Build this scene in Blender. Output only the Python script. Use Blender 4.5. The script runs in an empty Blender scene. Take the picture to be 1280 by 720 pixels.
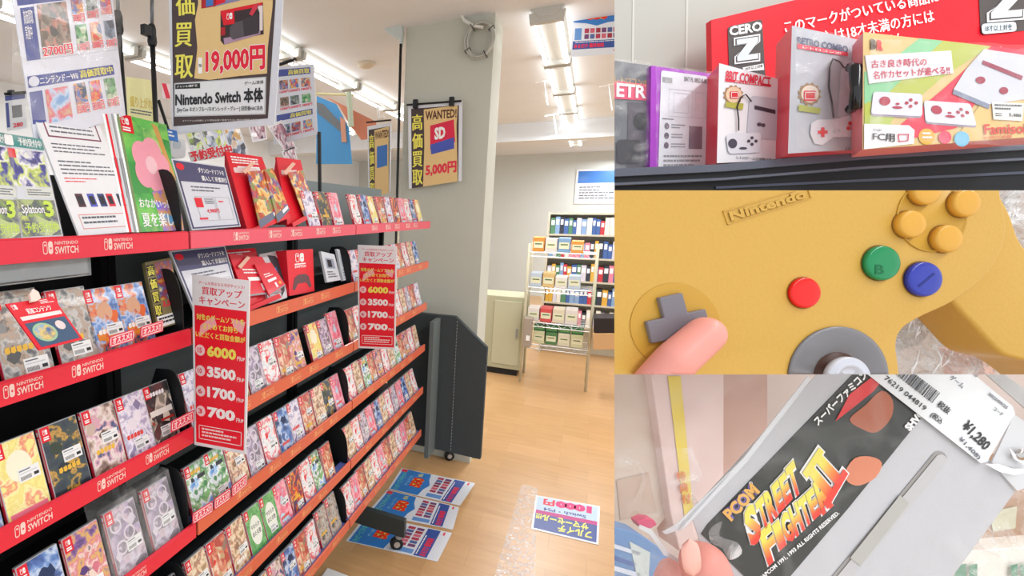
import bpy, bmesh, math, random
import numpy as np
from mathutils import Matrix, Vector, noise
random.seed(7)
SC = bpy.context.scene
COL = SC.collection
# ------------------------------------------------------------------ camera frame
H = 2.05
CX, CY, F = 384.0, 360.0, 640.0
def _n(v):
    v = np.array(v, float); return v/np.linalg.norm(v)
_A = _n([740-CX, 268-CY, F])
_yv = 360+(F*F+(740-CX)*(350-CX))/(CY-268)
_U = -_n([350-CX, _yv-CY, F])
_X = np.cross(_A, _U)
if _X[0] < 0: _X = -_X
R = np.array([_X, _A, _U])
CAM = np.array([0, 0, H])
def RAY(px, py): return R@np.array([px-CX, py-CY, F])
cd = bpy.data.cameras.new('camera'); cam = bpy.data.objects.new('camera', cd); COL.objects.link(cam)
cd.sensor_width = 36; cd.lens = 36*F/1280; cd.shift_x = (640-CX)/1280; cd.clip_start = .01; cd.clip_end = 100
M = Matrix.Identity(4)
for i in range(3):
    M[i][0] = R[i][0]; M[i][1] = -R[i][1]; M[i][2] = -R[i][2]; M[i][3] = CAM[i]
cam.matrix_world = M
SC.camera = cam

# ------------------------------------------------------------------ materials
def lin(h):
    h = h.lstrip('#'); o = []
    for i in (0, 2, 4):
        c = int(h[i:i+2], 16)/255
        o.append(c/12.92 if c <= .04045 else ((c+.055)/1.055)**2.4)
    return (*o, 1)
_MC = {}
def mat(h, rough=.5, metal=0, coat=0, emit=0, alpha=1, bump=0, bscale=60, name=None):
    key = (h, rough, metal, coat, emit, alpha, bump, bscale)
    if key in _MC: return _MC[key]
    m = bpy.data.materials.new(name or 'colour_'+h.strip('#')); m.use_nodes = True
    nt = m.node_tree; b = nt.nodes['Principled BSDF']
    tc = nt.nodes.new('ShaderNodeTexCoord'); nz = nt.nodes.new('ShaderNodeTexNoise')
    nz.inputs['Scale'].default_value = bscale; nt.links.new(tc.outputs['Object'], nz.inputs['Vector'])
    mx = nt.nodes.new('ShaderNodeMix'); mx.data_type = 'RGBA'
    c = lin(h); d = tuple(x*.93 for x in c[:3])+(1,)
    mx.inputs[6].default_value = d; mx.inputs[7].default_value = c
    nt.links.new(nz.outputs['Fac'], mx.inputs[0]); nt.links.new(mx.outputs[2], b.inputs['Base Color'])
    b.inputs['Roughness'].default_value = rough; b.inputs['Metallic'].default_value = metal
    b.inputs['Specular IOR Level'].default_value = .35
    b.inputs['Coat Weight'].default_value = coat*.45; b.inputs['Coat Roughness'].default_value = .08
    b.inputs['Alpha'].default_value = alpha
    if emit:
        b.inputs['Emission Color'].default_value = c; b.inputs['Emission Strength'].default_value = emit
    if bump:
        bp = nt.nodes.new('ShaderNodeBump'); bp.inputs['Strength'].default_value = bump; bp.inputs['Distance'].default_value = .01
        nt.links.new(nz.outputs['Fac'], bp.inputs['Height']); nt.links.new(bp.outputs['Normal'], b.inputs['Normal'])
    _MC[key] = m; return m
def film(name, transp=.85, bscale=40, bump=.6, tint='#ffffff', rough=.08):
    m = bpy.data.materials.new(name); m.use_nodes = True; nt = m.node_tree; nt.nodes.clear()
    o = nt.nodes.new('ShaderNodeOutputMaterial'); mix = nt.nodes.new('ShaderNodeMixShader')
    t = nt.nodes.new('ShaderNodeBsdfTransparent'); g = nt.nodes.new('ShaderNodeBsdfPrincipled')
    g.inputs['Base Color'].default_value = lin(tint); g.inputs['Roughness'].default_value = rough
    g.inputs['Specular IOR Level'].default_value = 1
    tc = nt.nodes.new('ShaderNodeTexCoord'); nz = nt.nodes.new('ShaderNodeTexNoise')
    nz.inputs['Scale'].default_value = bscale; nz.inputs['Detail'].default_value = 4; nz.inputs['Distortion'].default_value = 1.5
    nt.links.new(tc.outputs['Object'], nz.inputs['Vector'])
    bp = nt.nodes.new('ShaderNodeBump'); bp.inputs['Strength'].default_value = bump; bp.inputs['Distance'].default_value = .01
    nt.links.new(nz.outputs['Fac'], bp.inputs['Height']); nt.links.new(bp.outputs['Normal'], g.inputs['Normal'])
    rp = nt.nodes.new('ShaderNodeValToRGB'); rp.color_ramp.elements[0].position = .45; rp.color_ramp.elements[1].position = .75
    a = 1-transp
    rp.color_ramp.elements[0].color = (a*.5, a*.5, a*.5, 1); rp.color_ramp.elements[1].color = (min(1, a*2.6),)*3+(1,)
    nt.links.new(nz.outputs['Fac'], rp.inputs['Fac']); nt.links.new(rp.outputs['Color'], mix.inputs[0])
    nt.links.new(t.outputs[0], mix.inputs[1]); nt.links.new(g.outputs[0], mix.inputs[2]); nt.links.new(mix.outputs[0], o.inputs[0])
    return m
def art(name, cols, scale=22, kind='noise', seed=0.0, rough=.3, coat=.3):
    """printed picture: irregular patches of the given colours"""
    m = bpy.data.materials.new(name); m.use_nodes = True; nt = m.node_tree; b = nt.nodes['Principled BSDF']
    tc = nt.nodes.new('ShaderNodeTexCoord'); mp = nt.nodes.new('ShaderNodeMapping')
    mp.inputs['Location'].default_value = (seed*1.7, seed*2.3, seed)
    nt.links.new(tc.outputs['Object'], mp.inputs['Vector'])
    nz = nt.nodes.new('ShaderNodeTexNoise'); nz.inputs['Scale'].default_value = scale; nz.inputs['Detail'].default_value = 3.5
    nz.inputs['Distortion'].default_value = .25; nz.inputs['Detail'].default_value = 5; nt.links.new(mp.outputs[0], nz.inputs['Vector'])
    src = nz.outputs['Fac']
    if kind == 'cell':
        v = nt.nodes.new('ShaderNodeTexVoronoi'); v.inputs['Scale'].default_value = scale
        nt.links.new(mp.outputs[0], v.inputs['Vector'])
        sp = nt.nodes.new('ShaderNodeSeparateColor'); nt.links.new(v.outputs['Color'], sp.inputs[0])
        ad = nt.nodes.new('ShaderNodeMath'); ad.operation = 'MULTIPLY_ADD'; ad.inputs[1].default_value = .45; 
        nt.links.new(sp.outputs[0], ad.inputs[0])
        m2 = nt.nodes.new('ShaderNodeMath'); m2.operation = 'MULTIPLY'; m2.inputs[1].default_value = .55
        nt.links.new(nz.outputs['Fac'], m2.inputs[0]); nt.links.new(m2.outputs[0], ad.inputs[2]); src = ad.outputs[0]
    rp = nt.nodes.new('ShaderNodeValToRGB'); cr = rp.color_ramp
    n = len(cols); lo, hi = (.34, .66) if kind != 'cell' else (.3, .68)
    for i, c in enumerate(cols):
        p = lo+(hi-lo)*i/max(1, n-1)
        e = cr.elements[i] if i < 2 else cr.elements.new(p)
        e.position = p; e.color = lin(c)
    nt.links.new(src, rp.inputs['Fac']); nt.links.new(rp.outputs['Color'], b.inputs['Base Color'])
    b.inputs['Roughness'].default_value = rough; b.inputs['Coat Weight'].default_value = coat
    return m

# ------------------------------------------------------------------ surfaces to lay print and outlines on
class PL:                       # a plane, addressed by the sight line through (px,py)
    def __init__(s, p, n):
        s.p = np.array(p, float); s.n = _n(n)
        if s.n@(CAM-s.p) < 0: s.n = -s.n
    def at(s, px, py, lift=0):
        d = RAY(px, py); t = s.n@(s.p-CAM)/(s.n@d); return CAM+d*t+s.n*lift
def PX(x): return PL((x, 0, 0), (1, 0, 0))
def PY(y): return PL((0, y, 0), (0, 1, 0))
def PZ(z): return PL((0, 0, z), (0, 0, 1))
def PD(d): return PL(CAM+R@np.array([0, 0, d]), R@np.array([0, 0, 1.]))
def CP(px, py, d): return CAM+RAY(px, py)*d/F
def P3(a, b, c): 
    a, b, c = [CP(*q) for q in (a, b, c)]; return PL(a, np.cross(b-a, c-a))
class QD:                       # a rectangle, addressed by u,v from its top left corner
    def __init__(s, tl, tr, br, bl):
        s.c = [np.array(q, float) for q in (tl, tr, br, bl)]
        s.n = _n(np.cross(s.c[3]-s.c[0], s.c[1]-s.c[0]))
    def at(s, u, v, lift=0):
        a = s.c[0]*(1-u)+s.c[1]*u; b = s.c[3]*(1-u)+s.c[2]*u
        return a*(1-v)+b*v+s.n*lift
def QP(pl, tl, tr, br, bl): return QD(*[pl.at(*q) for q in (tl, tr, br, bl)])
def QW(o, u, v, w, h):          # top-left o, unit u right, unit v down
    o = np.array(o, float); u = _n(u); v = _n(v); return QD(o, o+u*w, o+u*w+v*h, o+v*h)

_TM = {}
def glyphs(s, bold=0.0, lh=1.0):
    k = (s, bold, lh)
    if k in _TM: return _TM[k]
    c = bpy.data.curves.new('t', 'FONT'); c.body = s; c.size = 1; c.offset = bold; c.resolution_u = 2; c.space_line = lh
    o = bpy.data.objects.new('t', c); COL.objects.link(o)
    me = bpy.data.meshes.new_from_object(o.evaluated_get(bpy.context.evaluated_depsgraph_get()))
    bpy.data.objects.remove(o); bpy.data.curves.remove(c)
    v = np.array([x.co[:2] for x in me.vertices]) if len(me.vertices) else np.zeros((1, 2))
    f = [tuple(p.vertices) for p in me.polygons]; bpy.data.meshes.remove(me)
    lo = v.min(0); hi = v.max(0); ext = np.maximum(hi-lo, 1e-6); v = (v-lo)/ext
    _TM[k] = (v, f, ext); return _TM[k]

# ------------------------------------------------------------------ mesh builder
class MB:
    def __init__(s): s.v = []; s.f = []; s.m = []; s.ms = []
    def mi(s, m):
        if m not in s.ms: s.ms.append(m)
        return s.ms.index(m)
    def face(s, pts, m):
        k = len(s.v); s.v += [tuple(p) for p in pts]; s.f.append(tuple(range(k, k+len(pts)))); s.m.append(s.mi(m))
    def raw(s, vs, fs, m):
        k = len(s.v); s.v += [tuple(p) for p in vs]; i = s.mi(m)
        for f in fs: s.f.append(tuple(k+j for j in f)); s.m.append(i)
    def prism(s, pts, vec, m, side=None):
        pts = [np.array(p, float) for p in pts]; vec = np.array(vec, float); n = len(pts); k = len(s.v)
        s.v += [tuple(p) for p in pts]+[tuple(p+vec) for p in pts]; i = s.mi(m); j = s.mi(side or m)
        s.f.append(tuple(range(k, k+n))); s.m.append(i)
        s.f.append(tuple(reversed(range(k+n, k+2*n)))); s.m.append(j)
        for a in range(n):
            b = (a+1) % n; s.f.append((k+b, k+a, k+n+a, k+n+b)); s.m.append(j)
    def box(s, x0, y0, z0, x1, y1, z1, m):
        s.prism([(x0, y0, z0), (x1, y0, z0), (x1, y1, z0), (x0, y1, z0)], (0, 0, z1-z0), m)
    def poly(s, S, pts, m, lift=0, th=0, side=None):
        P = [S.at(u, v, lift) for u, v in pts]
        if th: s.prism(P, -S.n*th, m, side)
        else: s.face(P, m)
    def rect(s, S, u0, v0, u1, v1, m, lift=0, th=0, side=None): s.poly(S, [(u0, v0), (u1, v0), (u1, v1), (u0, v1)], m, lift, th, side)
    def rrect(s, S, u0, v0, u1, v1, ru, rv, m, lift=0, th=0):
        pts = []
        for cx, cy, a0 in ((u1-ru, v0+rv, -90), (u1-ru, v1-rv, 0), (u0+ru, v1-rv, 90), (u0+ru, v0+rv, 180)):
            for k in range(5):
                a = math.radians(a0+k*22.5); pts.append((cx+ru*math.cos(a), cy+rv*math.sin(a)))
        s.poly(S, pts, m, lift, th)
    def disc(s, S, cu, cv, ru, rv, m, lift=0, th=0, n=24, rot=0):
        c, q = math.cos(rot), math.sin(rot); pts = []
        for k in range(n):
            a = 2*math.pi*k/n; x, y = ru*math.cos(a), rv*math.sin(a); pts.append((cu+x*c-y*q, cv+x*q+y*c))
        s.poly(S, pts, m, lift, th)
    def frame(s, S, u0, v0, u1, v1, t, tv, m, lift=0):
        for a in ((u0, v0, u1, v0+tv), (u0, v1-tv, u1, v1), (u0, v0, u0+t, v1), (u1-t, v0, u1, v1)): s.rect(S, *a, m, lift)
    def text(s, S, t, TL, TR, BL, m, lift=.0003, bold=0.02, lh=1.0):
        if any(ord(c) > 0x2000 for c in t) and bold > .008:      # dense characters: thicken by close copies
            v, f, ext = glyphs(t, .004, lh); e = bold*.75
            offs = [(-e, 0), (e, 0)] if bold < .045 else [(e*math.cos(q), e*math.sin(q)) for q in np.linspace(0, 2*math.pi, 9)[:-1]]
        else: v, f, ext = glyphs(t, bold, lh); offs = [(0, 0)]
        for i, (ox, oy) in enumerate(offs):
            P = []
            for a, b in v:
                a += ox/ext[0]; b = 1-b-oy/ext[1]; P.append(S.at(TL[0]+a*(TR[0]-TL[0])+b*(BL[0]-TL[0]), TL[1]+a*(TR[1]-TL[1])+b*(BL[1]-TL[1]), lift+i*2e-6))
            s.raw(P, f, m)
    def tx(s, S, t, u0, v0, u1, v1, m, lift=.0003, bold=.02, lh=1.0): s.text(S, t, (u0, v0), (u1, v0), (u0, v1), m, lift, bold, lh)
    def ctext(s, S, t, TL, TR, BL, m, mo, lift=.0003, bold=.02, ob=.07):       # text with an outline
        s.text(S, t, TL, TR, BL, mo, lift, ob); 
        s.text(S, t, TL, TR, BL, m, lift+.0003, bold)
    def lines(s, S, u0, v0, u1, v1, n, m, lift=.0003, fill=.45):
        for k in range(n):
            va = v0+(v1-v0)*k/n; vb = va+(v1-v0)/n*fill; u = u0; e = u0+(u1-u0)*random.choice((1, .95, .8, .6))
            while u < e:
                w = (u1-u0)*random.uniform(.05, .16); s.rect(S, u, va, min(u+w, e), vb, m, lift); u += w+(u1-u0)*.015
    def tube(s, path, r, m, n=10, cap=True):
        path = [np.array(p, float) for p in path]; rs = r if isinstance(r, (list, tuple)) else [r]*len(path)
        k = len(s.v); i = s.mi(m); up = None
        for a, p in enumerate(path):
            d = _n(path[min(a+1, len(path)-1)]-path[max(a-1, 0)])
            if up is None: up = np.array([0, 0, 1.]) if abs(d[2]) < .9 else np.array([1., 0, 0])
            x = _n(np.cross(d, up)); y = np.cross(x, d); up = y
            for b in range(n):
                t = 2*math.pi*b/n; s.v.append(tuple(p+rs[a]*(math.cos(t)*x+math.sin(t)*y)))
        for a in range(len(path)-1):
            for b in range(n):
                c = (b+1) % n; s.f.append((k+a*n+b, k+a*n+c, k+(a+1)*n+c, k+(a+1)*n+b)); s.m.append(i)
        if cap:
            s.f.append(tuple(k+b for b in reversed(range(n)))); s.m.append(i)
            s.f.append(tuple(k+(len(path)-1)*n+b for b in range(n))); s.m.append(i)
    def lathe(s, c, ax, prof, m, n=24):             # prof: (radius, height along ax)
        c = np.array(c, float); ax = _n(ax); t = np.array([0, 0, 1.]) if abs(ax[2]) < .9 else np.array([1., 0, 0])
        x = _n(np.cross(ax, t)); y = np.cross(ax, x); k = len(s.v); i = s.mi(m)
        for r, h in prof:
            for b in range(n):
                a = 2*math.pi*b/n; s.v.append(tuple(c+ax*h+r*(math.cos(a)*x+math.sin(a)*y)))
        for a in range(len(prof)-1):
            for b in range(n):
                d = (b+1) % n; s.f.append((k+a*n+b, k+a*n+d, k+(a+1)*n+d, k+(a+1)*n+b)); s.m.append(i)
        s.f.append(tuple(k+b for b in reversed(range(n)))); s.m.append(i)
        s.f.append(tuple(k+(len(prof)-1)*n+b for b in range(n))); s.m.append(i)
    def sheet(s, S, u0, v0, u1, v1, nu, nv, amp, m, sc=.05, lift=0, seed=0):
        k = len(s.v); i = s.mi(m)
        for b in range(nv+1):
            for a in range(nu+1):
                u = u0+(u1-u0)*a/nu; v = v0+(v1-v0)*b/nv
                q = noise.noise(Vector((u*sc, v*sc, seed)))+.5*abs(noise.noise(Vector((u*sc*2.3, v*sc*2.3, seed+5))))
                s.v.append(tuple(S.at(u, v, lift+amp*q)))
        for b in range(nv):
            for a in range(nu):
                o = k+b*(nu+1)+a; s.f.append((o, o+1, o+nu+2, o+nu+1)); s.m.append(i)

W = {}
def clipmesh(me, clip):
    bm = bmesh.new(); bm.from_mesh(me)
    x0, y0, x1, y1 = clip; ns = []
    if x0 is not None: ns.append((1, 0, -(x0-CX)/F))
    if x1 is not None: ns.append((-1, 0, (x1-CX)/F))
    if y0 is not None: ns.append((0, 1, -(y0-CY)/F))
    if y1 is not None: ns.append((0, -1, (y1-CY)/F))
    for n in ns:
        nw = R@np.array(n, float)
        r = bmesh.ops.bisect_plane(bm, geom=bm.verts[:]+bm.edges[:]+bm.faces[:], dist=1e-7, plane_co=Vector(CAM), plane_no=Vector(_n(nw)), clear_inner=True)
        ed = [e for e in r['geom_cut'] if isinstance(e, bmesh.types.BMEdge) and len(e.link_faces) == 1]
        if ed and len(ed) < 400:
            try: bmesh.ops.holes_fill(bm, edges=ed, sides=0)
            except Exception: pass
    bm.to_mesh(me); bm.free()
TOPC = (768, None, None, 238); MIDC = (768, 238, None, 468); BOTC = (768, 468, None, None)
def mesh(mb, name, clip=None, org=(0, 0, 0), smooth=False, bevel=0, bseg=3, post=None):
    me = bpy.data.meshes.new(name); me.from_pydata(mb.v, [], mb.f)
    for m in mb.ms: me.materials.append(m)
    me.polygons.foreach_set('material_index', mb.m)
    if bevel or post:
        bm = bmesh.new(); bm.from_mesh(me); bmesh.ops.remove_doubles(bm, verts=bm.verts, dist=1e-6)
        if bevel:
            bmesh.ops.recalc_face_normals(bm, faces=bm.faces)
            ed = [e for e in bm.edges if len(e.link_faces) == 2 and e.calc_face_angle() > .5]
            bmesh.ops.bevel(bm, geom=ed, offset=bevel, segments=bseg, affect='EDGES', profile=.5, clamp_overlap=True)
        bm.to_mesh(me); bm.free()
    if clip: clipmesh(me, clip)
    if any(org): me.transform(Matrix.Translation(-Vector(org)))
    if smooth:
        me.polygons.foreach_set('use_smooth', [True]*len(me.polygons))
        if bevel: me.set_sharp_from_angle(angle=.9)
    me.validate(); return me
def props(o, label=None, cat=None, group=None, kind=None):
    if label: o['label'] = label
    if cat: o['category'] = cat
    if group: o['group'] = group
    if kind: o['kind'] = kind
    return o
def thing(name, label, cat, loc=(0, 0, 0), group=None):
    o = bpy.data.objects.new(name, None); COL.objects.link(o); o.location = Vector(loc); o.empty_display_size = .05
    W[o] = np.array(loc, float); return props(o, label, cat, group)
def part(name, mb, par, label=None, clip=None, kind=None, **k):
    o = bpy.data.objects.new(name, mesh(mb, name, clip, tuple(W[par]), **k)); COL.objects.link(o); o.parent = par; W[o] = W[par]
    return props(o, label, kind=kind)
def single(name, mb, label=None, cat=None, group=None, kind=None, clip=None, **k):
    v = np.array(mb.v); org = ((v[:, 0].min()+v[:, 0].max())/2, (v[:, 1].min()+v[:, 1].max())/2, v[:, 2].min())
    o = bpy.data.objects.new(name, mesh(mb, name, clip, org, **k)); COL.objects.link(o); o.location = org; W[o] = np.array(org)
    return props(o, label, cat, group, kind)
def struct(name, mb, **k): return single(name, mb, kind='structure', **k)

# common colours
RED = mat('#e3142a', .4, coat=.15); DRED = mat('#b3202c', .4); WHITE = mat('#fbfbfb', .45); PAPER = mat('#eef0f4', .45, coat=.2)
BLACK = mat('#1d1f22', .45); INK = mat('#2b2c30', .5); GREY = mat('#9a9ca0', .5); LGREY = mat('#cfd2d6', .35, coat=.3)
YEL = mat('#f4ea62', .4); PINKR = mat('#e8364f', .45); BLUE = mat('#3d77c4', .4, coat=.2); NAVY = mat('#4a5490', .45); TXT = mat('#6b6e78', .6)
CLEAR = film('clear_wrap', .9, 9, .2)
CLEAR2 = film('clear_box_plastic', .86, 6, .1)
# ------------------------------------------------------------------ THE ROOM
def wood():
    m = bpy.data.materials.new('laminate_wood'); m.use_nodes = True; nt = m.node_tree; b = nt.nodes['Principled BSDF']
    tc = nt.nodes.new('ShaderNodeTexCoord'); br = nt.nodes.new('ShaderNodeTexBrick')
    mp = nt.nodes.new('ShaderNodeMapping'); nt.links.new(tc.outputs['Object'], mp.inputs[0]); nt.links.new(mp.outputs[0], br.inputs['Vector'])
    br.inputs['Color1'].default_value = lin('#cfa473'); br.inputs['Color2'].default_value = lin('#c59a69'); br.inputs['Mortar'].default_value = lin('#bf9668')
    br.inputs['Scale'].default_value = 1; br.inputs['Brick Width'].default_value = .42; br.inputs['Row Height'].default_value = .21; br.inputs['Mortar Size'].default_value = .002
    nz = nt.nodes.new('ShaderNodeTexNoise'); mp2 = nt.nodes.new('ShaderNodeMapping'); mp2.inputs['Scale'].default_value = (1.2, 9, 1)
    nt.links.new(tc.outputs['Object'], mp2.inputs[0]); nt.links.new(mp2.outputs[0], nz.inputs['Vector']); nz.inputs['Scale'].default_value = 3; nz.inputs['Detail'].default_value = 6
    mx = nt.nodes.new('ShaderNodeMix'); mx.data_type = 'RGBA'; mx.blend_type = 'OVERLAY'; mx.inputs[0].default_value = .25
    nt.links.new(br.outputs['Color'], mx.inputs[6]); nt.links.new(nz.outputs['Color'], mx.inputs[7]); 
    bw = nt.nodes.new('ShaderNodeRGBToBW'); nt.links.new(nz.outputs['Color'], bw.inputs[0]); nt.links.new(bw.outputs[0], mx.inputs[7])
    nt.links.new(mx.outputs[2], b.inputs['Base Color']); b.inputs['Roughness'].default_value = .32
    return m
mb = MB(); mb.box(-6, -2, -.1, 5, 14, 0, wood()); struct('floor', mb)
CEIL = 3.5
ceilm = mat('#e9eef4', .9, bscale=3)
mb = MB(); mb.box(-6, -2, CEIL, 5, 14, CEIL+.1, ceilm); struct('ceiling', mb)
wallm = mat('#edf1f4', .9, bscale=2)
mb = MB(); mb.box(-6.1, -2, 0, -6, 14, CEIL, wallm); struct('wall_left', mb)
mb = MB(); mb.box(-6, 14, 0, 5, 14.1, CEIL, mat('#d6dbd8', .9, bscale=2)); struct('wall_back', mb)
# cross beam under the ceiling far down the shop
mb = MB(); mb.box(-6, 9.2, CEIL-.28, 5, 9.5, CEIL, ceilm); struct('trim_1', mb)
# pillar
pm = mat('#c6c8bd', .8, bscale=3)
mb = MB(); mb.box(-1.40, 4.15, 0, -.73, 4.52, CEIL, pm); struct('wall_pillar', mb)

# ceiling lamps: two bare tubes under a white tray
FIX = mat('#c9cac4', .4); TUBE = mat('#ffffff', .3, emit=5, name='lit_tube')
def fixture(x, y, i, lab):
    t = thing('fluorescent_light', lab, 'ceiling light', (x, y, CEIL), 'twin tube ceiling lights')
    mb = MB(); mb.prism([(x-.11, y, CEIL), (x+.11, y, CEIL), (x+.05, y, CEIL-.06), (x-.05, y, CEIL-.06)], (0, 1.26, 0), FIX); part('tray', mb, t)
    for s in (-1, 1):
        mb = MB(); mb.tube([(x+s*.085, y+.05, CEIL-.085), (x+s*.085, y+1.2, CEIL-.085)], .016, TUBE, 10); part('tube', mb, t, smooth=True)
    for yy in (y+.005, y+1.2):
        mb = MB(); mb.prism([(x-.12, yy, CEIL-.03), (x+.12, yy, CEIL-.03), (x+.11, yy, CEIL-.1), (x-.11, yy, CEIL-.1)], (0, .045, 0), FIX); part('end_holder', mb, t)
ordn = ['nearest', 'second', 'third', 'fourth', 'fifth', 'sixth', 'seventh']
for row, (x, y0, n, rn) in enumerate(((-.39, 4.2, 6, 'row over the aisle'), (-2.47, 2.9, 6, 'row left of the pillar'), (-3.72, 2.2, 5, 'leftmost row'))):
    for k in range(n): fixture(x, y0+k*1.29, k, f'{ordn[k]} white twin tube ceiling light in the {rn}')

# ceiling smoke-detector-like cap, wrapped sensor and the power cord coil on the pillar
mb = MB(); mb.lathe((-2.05, 4.9, CEIL), (0, 0, -1), [(.09, 0), (.09, .02), (.05, .045), (.01, .05)], mat('#d9cdb8', .5)); single('ceiling_sensor', mb, 'flat beige ceiling sensor left of the pillar', 'sensor', smooth=True)
PP = PY(4.15)
t = thing('cable_coil', 'coil of grey cable hanging on the upper pillar face', 'cable', PP.at(600, 50))
mb = MB(); rng = random.Random(3)
cc = PP.at(601, 52, .04); w_ = PP.n
for k in range(6):
    rx = .098+rng.uniform(-.012, .012); rz = .118+rng.uniform(-.012, .012); off = rng.uniform(-.006, .006)
    mb.tube([cc+w_*(.008*k-.02)+np.array([math.cos(a)*rx+off, 0, math.sin(a)*rz]) for a in np.linspace(0, 2*math.pi, 34)], .007, mat(('#c8cac2', '#b9bbb3')[k % 2], .5), 8, cap=False)
part('loops', mb, t, smooth=True)
mb = MB()
for a in (.6, 2.2, 3.7, 5.2):
    c_ = cc+np.array([math.cos(a)*.098, 0, math.sin(a)*.118]); d_ = np.array([math.cos(a), 0, math.sin(a)])
    mb.tube([c_-d_*.02+w_*.03, c_+d_*.02+w_*.03, c_+d_*.02-w_*.03, c_-d_*.02-w_*.03, c_-d_*.02+w_*.03], .003, BLACK, 6)
part('cable_tie', mb, t)
mb = MB(); a0 = np.array(PY(3.7).at(563, -8)); a0[2] = min(a0[2], CEIL)
pth = [a0]+[PP.at(*q, .05) for q in ((573, 12), (582, 28), (594, 35), (606, 37))]
mb.tube(pth, .012, mat('#e4e6e0', .5), 8); single('white_cable', mb, 'thick white cable sagging from the ceiling to the coil on the pillar', 'cable', smooth=True)
# plastic wrapped lamp head on a black pole beside the pillar
t = thing('wrapped_lamp', 'plastic wrapped lamp head on a black pole left of the pillar', 'lamp', PY(4.1).at(497, 420))
Q = PY(4.08); mb = MB(); mb.poly(Q, [(478, 27), (501, 26), (503, 40), (501, 58), (498, 50), (485, 42), (477, 34)], mat('#c9d2d0', .3, coat=.5, bump=1, bscale=30), 0, .06)
part('wrapped_head', mb, t, bevel=.008); mb = MB(); mb.tube([Q.at(501, 55), Q.at(495, 300), Q.at(488, 480)], .011, BLACK, 8); part('pole', mb, t, smooth=True)

# ------------------------------------------------------------------ THE GONDOLA RACK
TZ = [1.994, 1.712, 1.41, 1.10, .775, .44]
BAYS = [(-.30, 1.115), (1.125, 2.30), (2.31, 3.62)]
SHELF = mat('#222327', .5); RAILR = mat('#e62c42', .35, coat=.5); RAILP = mat('#ea5468', .35, coat=.5); RAILO = mat('#dd6a4c', .4, coat=.3)
TRAY = mat('#6a7ac6', .4); PALE = mat('#f6d7cf', .5)
bayname = ['nearest', 'middle', 'farthest']
def switch_mark(mb, S, u, v, w, h, m, bg, lift=.0004):   # the two rounded halves
    mb.rrect(S, u, v, u+w*.46, v+h, w*.2, h*.2, m, lift); mb.rrect(S, u+w*.07, v+h*.08, u+w*.39, v+h*.92, w*.13, h*.13, bg, lift+.0002)
    mb.disc(S, u+w*.22, v+h*.3, w*.09, h*.09, m, lift+.0004, n=10)
    mb.rrect(S, u+w*.54, v, u+w, v+h, w*.2, h*.2, m, lift); mb.disc(S, u+w*.78, v+h*.55, w*.09, h*.09, bg, lift+.0004, n=10)
for bi, (y0, y1) in enumerate(BAYS):
    t = thing('display_rack', f'{bayname[bi]} bay of the black shop rack with {"red" if bi == 0 else "orange"} price rails', 'rack', (-1.2, (y0+y1)/2, 0), 'black gondola rack bays along the aisle')
    mb = MB(); mb.box(-1.40, y0, .1, -1.37, y1, 2.15 if bi == 0 else 2.22, SHELF if bi == 0 else mat('#8f9a9b', .6))
    part('back_panel', mb, t)
    for yy in (y0+.012, y1-.012):
        mb = MB(); mb.box(-1.37, yy-.012, 0, -1.34, yy+.012, 2.0, SHELF); part('upright', mb, t)
    for k, z in enumerate(TZ):
        mb = MB(); mb.box(-1.37, y0, z-.05, -1.006, y1, z-.022, SHELF); part('shelf', mb, t)
        rm = (RAILR if bi == 0 else (RAILP if k == 0 else RAILO))
        mb = MB(); mb.prism([(-1.006, y0, z-.05), (-.998, y0, z-.05), (-.998, y0, z-.004), (-1.003, y0, z), (-1.006, y0, z)], (0, y1-y0, 0), rm)
        rl = part('price_rail', mb, t)
        if k >= 3 and bi > 0 or k >= 4 or k == 5:
            mb = MB(); mb.box(-1.05, y0+.005, z-.022, -1.006, y1-.005, z-.012, TRAY); part('tray_strip', mb, t, label='blue shelf edge strip')
        pos = y0+.2
        S = QW((-.9978, y0, z), (0, 1, 0), (0, 0, -1), 1, 1)
        while pos < y1-.16:
            if pos > .45:
                mb = MB()
                u = pos-y0; lm = PALE if bi == 0 or k == 0 else mat('#f3b07c', .5)
                switch_mark(mb, S, u, .009, .023, .027, lm, rm)
                mb.tx(S, 'NINTENDO', u+.028, .010, u+.085, .017, lm, .0003, .01)
                mb.tx(S, 'SWITCH', u+.028, .021, u+.085, .037, lm, .0003, .02)
                part('rail_logo', mb, rl, 'pale console logo lettering')
            pos += .155+.05*((k*7+int(pos*10)) % 3)
    # feet under the joint
for i, (fy, fx, lab) in enumerate(((2.80, -.845, 'near castor foot sticking out from under the rack beside the blue flyers'), (4.12, -.84, 'far castor foot of the rack near the green floor mat'))):
    t = thing('rack_foot', lab, 'rack foot', (fx, fy, 0), 'castor feet of the rack')
    mb = MB(); mb.box(-1.5, fy-.02, .10, fx, fy+.02, .215, mat('#3c4446', .5)); part('beam', mb, t, bevel=.004)
    mb = MB(); mb.lathe((fx-.04, fy, .1), (0, 0, -1), [(.02, 0), (.02, .02), (.012, .025)], GREY); part('stem', mb, t)
    mb = MB(); mb.lathe((fx-.052, fy-.0, .040), (.5, -.85, 0), [(.028, -.016), (.04, -.012), (.04, .012), (.028, .016)], BLACK); part('wheel', mb, t, smooth=True)
    mb = MB(); mb.lathe((fx-.052, fy-.0, .040), (.5, -.85, 0), [(.019, -.019), (.019, .019)], mat('#c9ccd0', .3, metal=.6)); part('hub', mb, t)
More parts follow.
